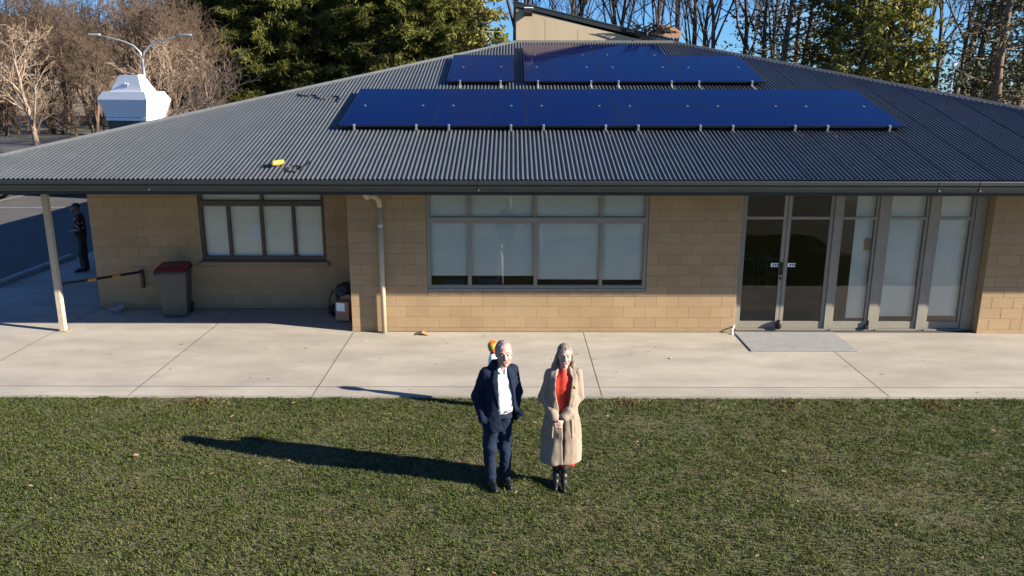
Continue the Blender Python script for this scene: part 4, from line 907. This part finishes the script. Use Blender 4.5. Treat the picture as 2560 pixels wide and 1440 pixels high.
o = MB().box(-.022, .022, -.006, .006, -.018, .018, .004).build('buckle', 'alu', man); o.location = tor(.035, -.126, .933); o.rotation_euler = (0, 0, yaw)
def shoe(par, heel, toe, m='leather', r=.038, name='shoe'):
    h_, t_ = np.array(heel + (.0,)), np.array(toe + (.0,)); d_ = (t_ - h_) / np.linalg.norm(t_ - h_); up = np.array((0, 0, 1.))
    F = Field(np.minimum(h_, t_) - .09, np.maximum(h_, t_) + np.array((.09, .09, .16)), .005)
    F.cap(h_ + up * .045, h_ + d_ * .10 + up * .06, r, r, .02); F.cap(h_ + d_ * .08 + up * .058, t_ - d_ * .05 + up * .03, r * .95, r * .95, .03); F.cap(t_ - d_ * .06 + up * .028, t_ + up * .024, r * .95, r * .6, .02); F.cap(h_ + up * .05 + d_ * .03, h_ + up * .12 + d_ * .03, r * .9, r * .85, .02)
    X, Y, Z = F.all(); F.d = np.maximum(F.d, .004 - Z).astype(np.float32); return F.mesh(name, [m], par)
shoe(man, (-.075, .05), (.0, -.21)); shoe(man, (.095, .10), (.165, -.14))

# ---- woman in the camel coat ----------------------------------------------
wom = empty('person', (.575, 8.33, -.03), 0, 'woman in long camel coat over coral dress, hands clasped, on the lawn', 'person', 'people on the lawn')
hc = (.008, -.02, 1.562); Rm = rot(R(4), R(-4), R(2)); hs = .985
F = Field((-.28, -.3, .0), (.28, .25, 1.72), .0058)
head(F, hc, Rm, hs, True)
F.cap((.008, .0, 1.48), (.004, .015, 1.36), .045, .05, .03); F.loft([(.85, 0, 0, .13, .10), (1.05, 0, 0, .11, .08), (1.22, 0, 0, .12, .08), (1.32, 0, 0, .09, .055), (1.37, 0, 0, .05, .04)], .03)
F.chain([(-.15, .0, 1.33), (-.205, .0, 1.07), (-.10, -.165, .885)], [.04, .034, .025]); F.chain([(.155, .0, 1.33), (.18, .0, 1.08), (.0, -.175, .885)], [.04, .034, .025])
F.chain([(-.06, 0, .86), (-.06, .02, .45), (-.055, .06, .08)], [.07, .035, .02]); F.chain([(.06, 0, .86), (.045, .0, .45), (.03, .04, .08)], [.07, .035, .02])
# right hand below, left hand laid over it
F.cap((-.10, -.165, .885), (-.085, -.195, .845), .024, .026, .012); F.ell((-.075, -.205, .832), (.034, .020, .032), .012)
for i, (x, z) in enumerate(((-.10, .815), (-.085, .805), (-.068, .80), (-.05, .802))): F.chain([(-.085 + i * .012, -.205, .83), (x + .018, -.222, z), (x + .028, -.215, z - .022)], [.0095, .009, .0075], .005)
F.cap((.0, -.175, .885), (-.035, -.215, .855), .024, .025, .012); F.ell((-.055, -.228, .845), (.036, .018, .030), .012)
for i in range(4): F.chain([(-.068, -.234, .865 - i * .014), (-.102 + i * .003, -.236, .852 - i * .015), (-.122 + i * .006, -.222, .842 - i * .014)], [.0098, .009, .0075], .0045)
F.chain([(-.04, -.228, .868), (-.062, -.240, .886), (-.085, -.238, .884)], [.011, .0095, .008], .006)
F.mesh('body', ['skin_w', 'lip', 'brow', 'eye', 'cheek'], wom, face_pick(hc, Rm, hs))
F = Field((-.2, -.2, 1.25), (.2, .2, 1.75), .005)       # hair: drawn back from the brow, long behind the shoulders
P = lambda x, y, z: np.array(hc) + Rm @ (np.array((x, y, z)) * hs)
F.ell(P(0, .018, .040), np.array((.085, .100, .096)) * hs, .01, False, Rm.T); F.ell(P(0, .05, -.03), np.array((.085, .06, .09)) * hs, .02, False, Rm.T)
for sx, dx_ in ((-1, -.045), (1, .02)): F.chain([P(sx * .078, .0, .02), P(sx * .088, .02, -.06), P(sx * .100 + dx_ * .3, .025, -.13), P(sx * .108 + dx_ * .6, .01, -.175), P(sx * .112 + dx_ * .7, .0, -.205)], [.016, .022, .028, .024, .010], .02)
X, Y, Z = F.all(); q = [(X - hc[0]), (Y - hc[1]), (Z - hc[2])]; lx, ly, lz = [(Rm[0][i] * q[0] + Rm[1][i] * q[1] + Rm[2][i] * q[2]) / hs for i in range(3)]
fc = np.sqrt((lx / .070) ** 2 + ((lz + .018) / .108) ** 2); F.d = np.maximum(F.d, np.where(ly < .0, (1 - fc) * .06, -.5) * 1.).astype(np.float32)
F.wrinkle(.008, 50, 50, 14, 6); F.mesh('hair', ['hair_brown'], wom)
F = Field((-.3, -.26, .2), (.3, .26, 1.45), .0072)       # dress
F.loft([(.275, .01, .0, .145, .13), (.5, 0, 0, .16, .13), (.85, 0, 0, .15, .12), (1.02, 0, 0, .13, .10), (1.2, 0, -.005, .145, .108), (1.30, 0, 0, .145, .092), (1.36, 0, .005, .10, .07), (1.405, 0, .005, .062, .052)], .02)
F.wrinkle(.013, 22, 22, 4, 41); F.mesh('dress', ['coral'], wom)
F = Field((-.36, -.32, .27), (.34, .28, 1.50), .0068)    # coat
F.loft([(.32, -.012, .0, .232, .172), (.5, -.01, 0, .228, .170), (.75, -.006, 0, .205, .158), (.98, 0, 0, .172, .135), (1.12, 0, 0, .172, .13), (1.25, 0, 0, .178, .124), (1.33, 0, .005, .165, .105), (1.38, 0, .015, .115, .085), (1.43, 0, .03, .078, .062)], .02, 0, (0, 0), 2.4)
F.chain([(-.150, .0, 1.345), (-.212, .0, 1.065), (-.105, -.155, .895)], [.062, .060, .050], .03); F.chain([(.155, .0, 1.35), (.188, .0, 1.075), (.012, -.165, .90)], [.062, .060, .050], .03)
F.cap((-.145, -.10, .94), (-.10, -.163, .893), .056, .056, .008); F.cap((.06, -.14, .945), (.008, -.17, .897), .056, .056, .008)
X, Y, Z = F.all(); zz = [.3, .6, .80, .88, .95, 1.10, 1.30, 1.40, 1.46]; xl = np.interp(F.ax[2], zz, [.004, .004, .004, -.03, -.055, -.088, -.095, -.075, -.06])[None, None, :]; xr = np.interp(F.ax[2], zz, [.005, .005, .005, .035, .05, .072, .085, .07, .06])[None, None, :]
core = (np.abs(Y + .05) < .14) & (Z > .3)
lapw = np.interp(Z, [.84, .9, 1.2, 1.36, 1.44], [0, .03, .07, .06, .04]); inl = ((lx * 0 + X > xl - lapw) & (X < xr + lapw) & (Y < .02) & (Z > .84)) if False else ((X > xl - lapw) & (X < xr + lapw) & (Y < .02) & (Z > .84) & (Y > -.15)); F.d -= np.where(inl, .014, 0).astype(np.float32)
arms = Field((-.36, -.32, .27), (.34, .28, 1.50), .0068); arms.chain([(-.212, .0, 1.065), (-.105, -.155, .895)], [.060, .050], .03); arms.chain([(.188, .0, 1.075), (.012, -.165, .90)], [.060, .050], .03); arms.cap((-.145, -.10, .94), (-.10, -.163, .893), .056, .056, .008); arms.cap((.06, -.14, .945), (.008, -.17, .897), .056, .056, .008)
F.d = np.minimum(np.maximum(F.d, np.minimum(np.minimum(X - xl, xr - X), .0 - Y)), arms.d).astype(np.float32)
F.cap((.006, -.178, .30), (.006, -.165, .55), .009, .009, .006, True); F.cap((.006, -.168, .55), (.006, -.150, .84), .009, .009, .006, True)
F.cap((-.10, -.163, .893), (-.085, -.19, .865), .034, .032, .004, True); F.cap((.008, -.17, .897), (-.03, -.205, .868), .034, .032, .004, True)
F.chain([(-.085, -.06, 1.36), (-.06, .02, 1.44), (.0, .055, 1.46), (.06, .02, 1.44), (.08, -.06, 1.36)], [.022, .024, .024, .024, .022], .015)
F.wrinkle(.014, 9, 9, 3, 51); F.wrinkle(.007, 22, 22, 12, 52); F.mesh('coat', ['coat'], wom)
for sx in (-.155, .135): bev(MB().box(-.065, .065, -.010, .010, -.11, .11).build('pocket', 'coat', wom), .008).location = (sx * 1.04, -.112, .75); wom.children[-1].rotation_euler = (R(-4), 0, R(38 if sx > 0 else -38))
F = Field((-.1, -.1, 1.33), (.1, .1, 1.45), .004)
for a in range(14): t0, t1 = a * 6.2832 / 14, (a + 1) * 6.2832 / 14; F.cap((.005 + .066 * math.cos(t0), .008 + .058 * math.sin(t0), 1.395 + .012 * math.sin(t0)), (.005 + .066 * math.cos(t1), .008 + .058 * math.sin(t1), 1.395 + .012 * math.sin(t1)), .008, .008, .004)
F.wrinkle(.004, 90, 90, 90, 3); F.mesh('beaded_collar', ['brow'], wom)
o = MB().lathe([(.004, -.004), (.016, -.003), (.018, .002), (.008, .006)], 10).build('brooch', 'gold', wom, True); o.location = (.125, -.118, 1.23); o.rotation_euler = (R(85), 0, R(20))
def boot(hx, hy, tx, ty):
    h_, t_ = np.array((hx, hy, 0.)), np.array((tx, ty, 0.)); d_ = (t_ - h_) / np.linalg.norm(t_ - h_); up = np.array((0, 0, 1.))
    F = Field(np.minimum(h_, t_) - .09, np.maximum(h_, t_) + np.array((.09, .09, .46)), .005); F.chain([h_ + up * .42, h_ + up * .20, h_ + d_ * .01 + up * .10], [.052, .046, .040], .02); F.cap(h_ + up * .085, h_ + d_ * .09 + up * .06, .036, .036, .03); F.cap(h_ + d_ * .08 + up * .055, t_ + up * .02, .037, .02, .03); F.cap(h_ - d_ * .012 + up * .07, h_ - d_ * .012 + up * .01, .024, .017, .01)
    F.wrinkle(.006, 8, 8, 45, 61); X, Y, Z = F.all(); F.d = np.maximum(F.d, .003 - Z).astype(np.float32); F.mesh('boot', ['leather'], wom)
boot(-.055, .06, -.072, -.16); boot(.03, .04, .02, -.20)

# ---- person in dark clothes in the shade -----------------------------------
p3 = empty('person', (-10.5, 19.15, 0), R(-72), 'person in dark patterned top and cap standing in the shade by the side wall', 'person')
hc = (0, -.06, 1.555); Rm = rot(0, R(-14)); F = Field((-.3, -.3, .0), (.3, .3, 1.75), .009); head(F, hc, Rm, 1.0)
F.cap((0, -.02, 1.48), (0, .02, 1.36), .05, .055, .03); F.loft([(.9, 0, 0, .13, .09), (1.3, 0, 0, .15, .09), (1.38, 0, 0, .1, .06)], .04)
F.chain([(-.18, .02, 1.34), (-.22, .0, 1.06), (-.12, -.2, .98)], [.05, .04, .03]); F.chain([(.18, .02, 1.34), (.22, .0, 1.06), (.10, -.2, 1.0)], [.05, .04, .03]); F.ell((-.06, -.23, .98), (.05, .03, .03)); F.ell((.05, -.24, 1.0), (.05, .03, .03))
for i in range(4): F.cap((-.03, -.25, .99 - i * .013), (.03, -.26, .985 - i * .013), .008, .008, .004)
F.chain([(-.08, 0, .88), (-.09, 0, .47), (-.09, .02, .08)], [.075, .05, .04]); F.chain([(.08, 0, .88), (.09, -.02, .47), (.1, .0, .08)], [.075, .05, .04]); F.mesh('body', ['skin_d', 'lip', 'brow', 'eye', 'cheek'], p3, face_pick(hc, Rm, 1.0))
F = Field((-.34, -.25, .84), (.34, .28, 1.48), .009); F.loft([(.87, 0, 0, .18, .13), (1.1, 0, 0, .175, .128), (1.3, 0, .005, .19, .12), (1.38, 0, .01, .13, .09), (1.42, 0, .015, .08, .07)], .02); F.cap((-.18, .02, 1.35), (-.22, .0, 1.12), .068, .06, .03); F.cap((.18, .02, 1.35), (.22, .0, 1.12), .068, .06, .03); F.wrinkle(.01, 14, 14, 10, 71)
F.mesh('top', ['darktee', 'coral', 'paper'], p3, lambda c: np.where((np.sin(c[:, 2] * 46 + 3 * np.sin(c[:, 1] * 30)) > .93) & (c[:, 2] > 1.08), np.where(np.sin(c[:, 0] * 50) > .3, 2, 1), 0))
F = Field((-.24, -.2, .04), (.24, .2, .95), .009); F.loft([(.82, 0, 0, .16, .12), (.92, 0, 0, .165, .12)], .03); F.chain([(-.08, 0, .84), (-.09, 0, .47), (-.09, .02, .09)], [.095, .078, .07], .03); F.chain([(.08, 0, .84), (.09, -.02, .47), (.1, .0, .09)], [.095, .078, .07], .03); F.wrinkle(.01, 10, 10, 9, 72); F.mesh('trousers', ['black'], p3)
F = Field((-.12, -.26, 1.55), (.12, .12, 1.72), .006); F.ell((0, -.03, 1.60), (.088, .105, .088), .01); F.ell((0, -.16, 1.605), (.07, .075, .008), .02); X, Y, Z = F.all(); F.d = np.maximum(F.d, 1.592 - Z).astype(np.float32); F.mesh('cap', ['black'], p3)
shoe(p3, (-.09, .05), (-.11, -.2), 'leather'); shoe(p3, (.1, .03), (.12, -.21), 'leather')
# dark rucksack beside the cardboard box
rk = empty('rucksack', (-3.34, 15.28, 0), 0, 'black rucksack slumped in the shaded corner behind the cardboard box', 'bag')
F = Field((-.36, -.3, 0), (.36, .3, .75), .011); F.ell((.04, .02, .34), (.19, .15, .32), .03); F.ell((.06, .0, .52), (.2, .13, .12), .05); F.ell((-.16, -.05, .13), (.14, .12, .13), .05); F.wrinkle(.03, 9, 9, 9, 81); F.wrinkle(.01, 24, 24, 24, 82); X, Y, Z = F.all(); F.d = np.maximum(F.d, .006 - Z).astype(np.float32); F.mesh('bag_body', ['black'], rk)
MB().tube([(-.14, -.15, .55), (-.22, -.22, .4), (-.24, -.2, .2), (-.18, -.16, .05)], .014, 6).build('strap', 'black', rk, True)
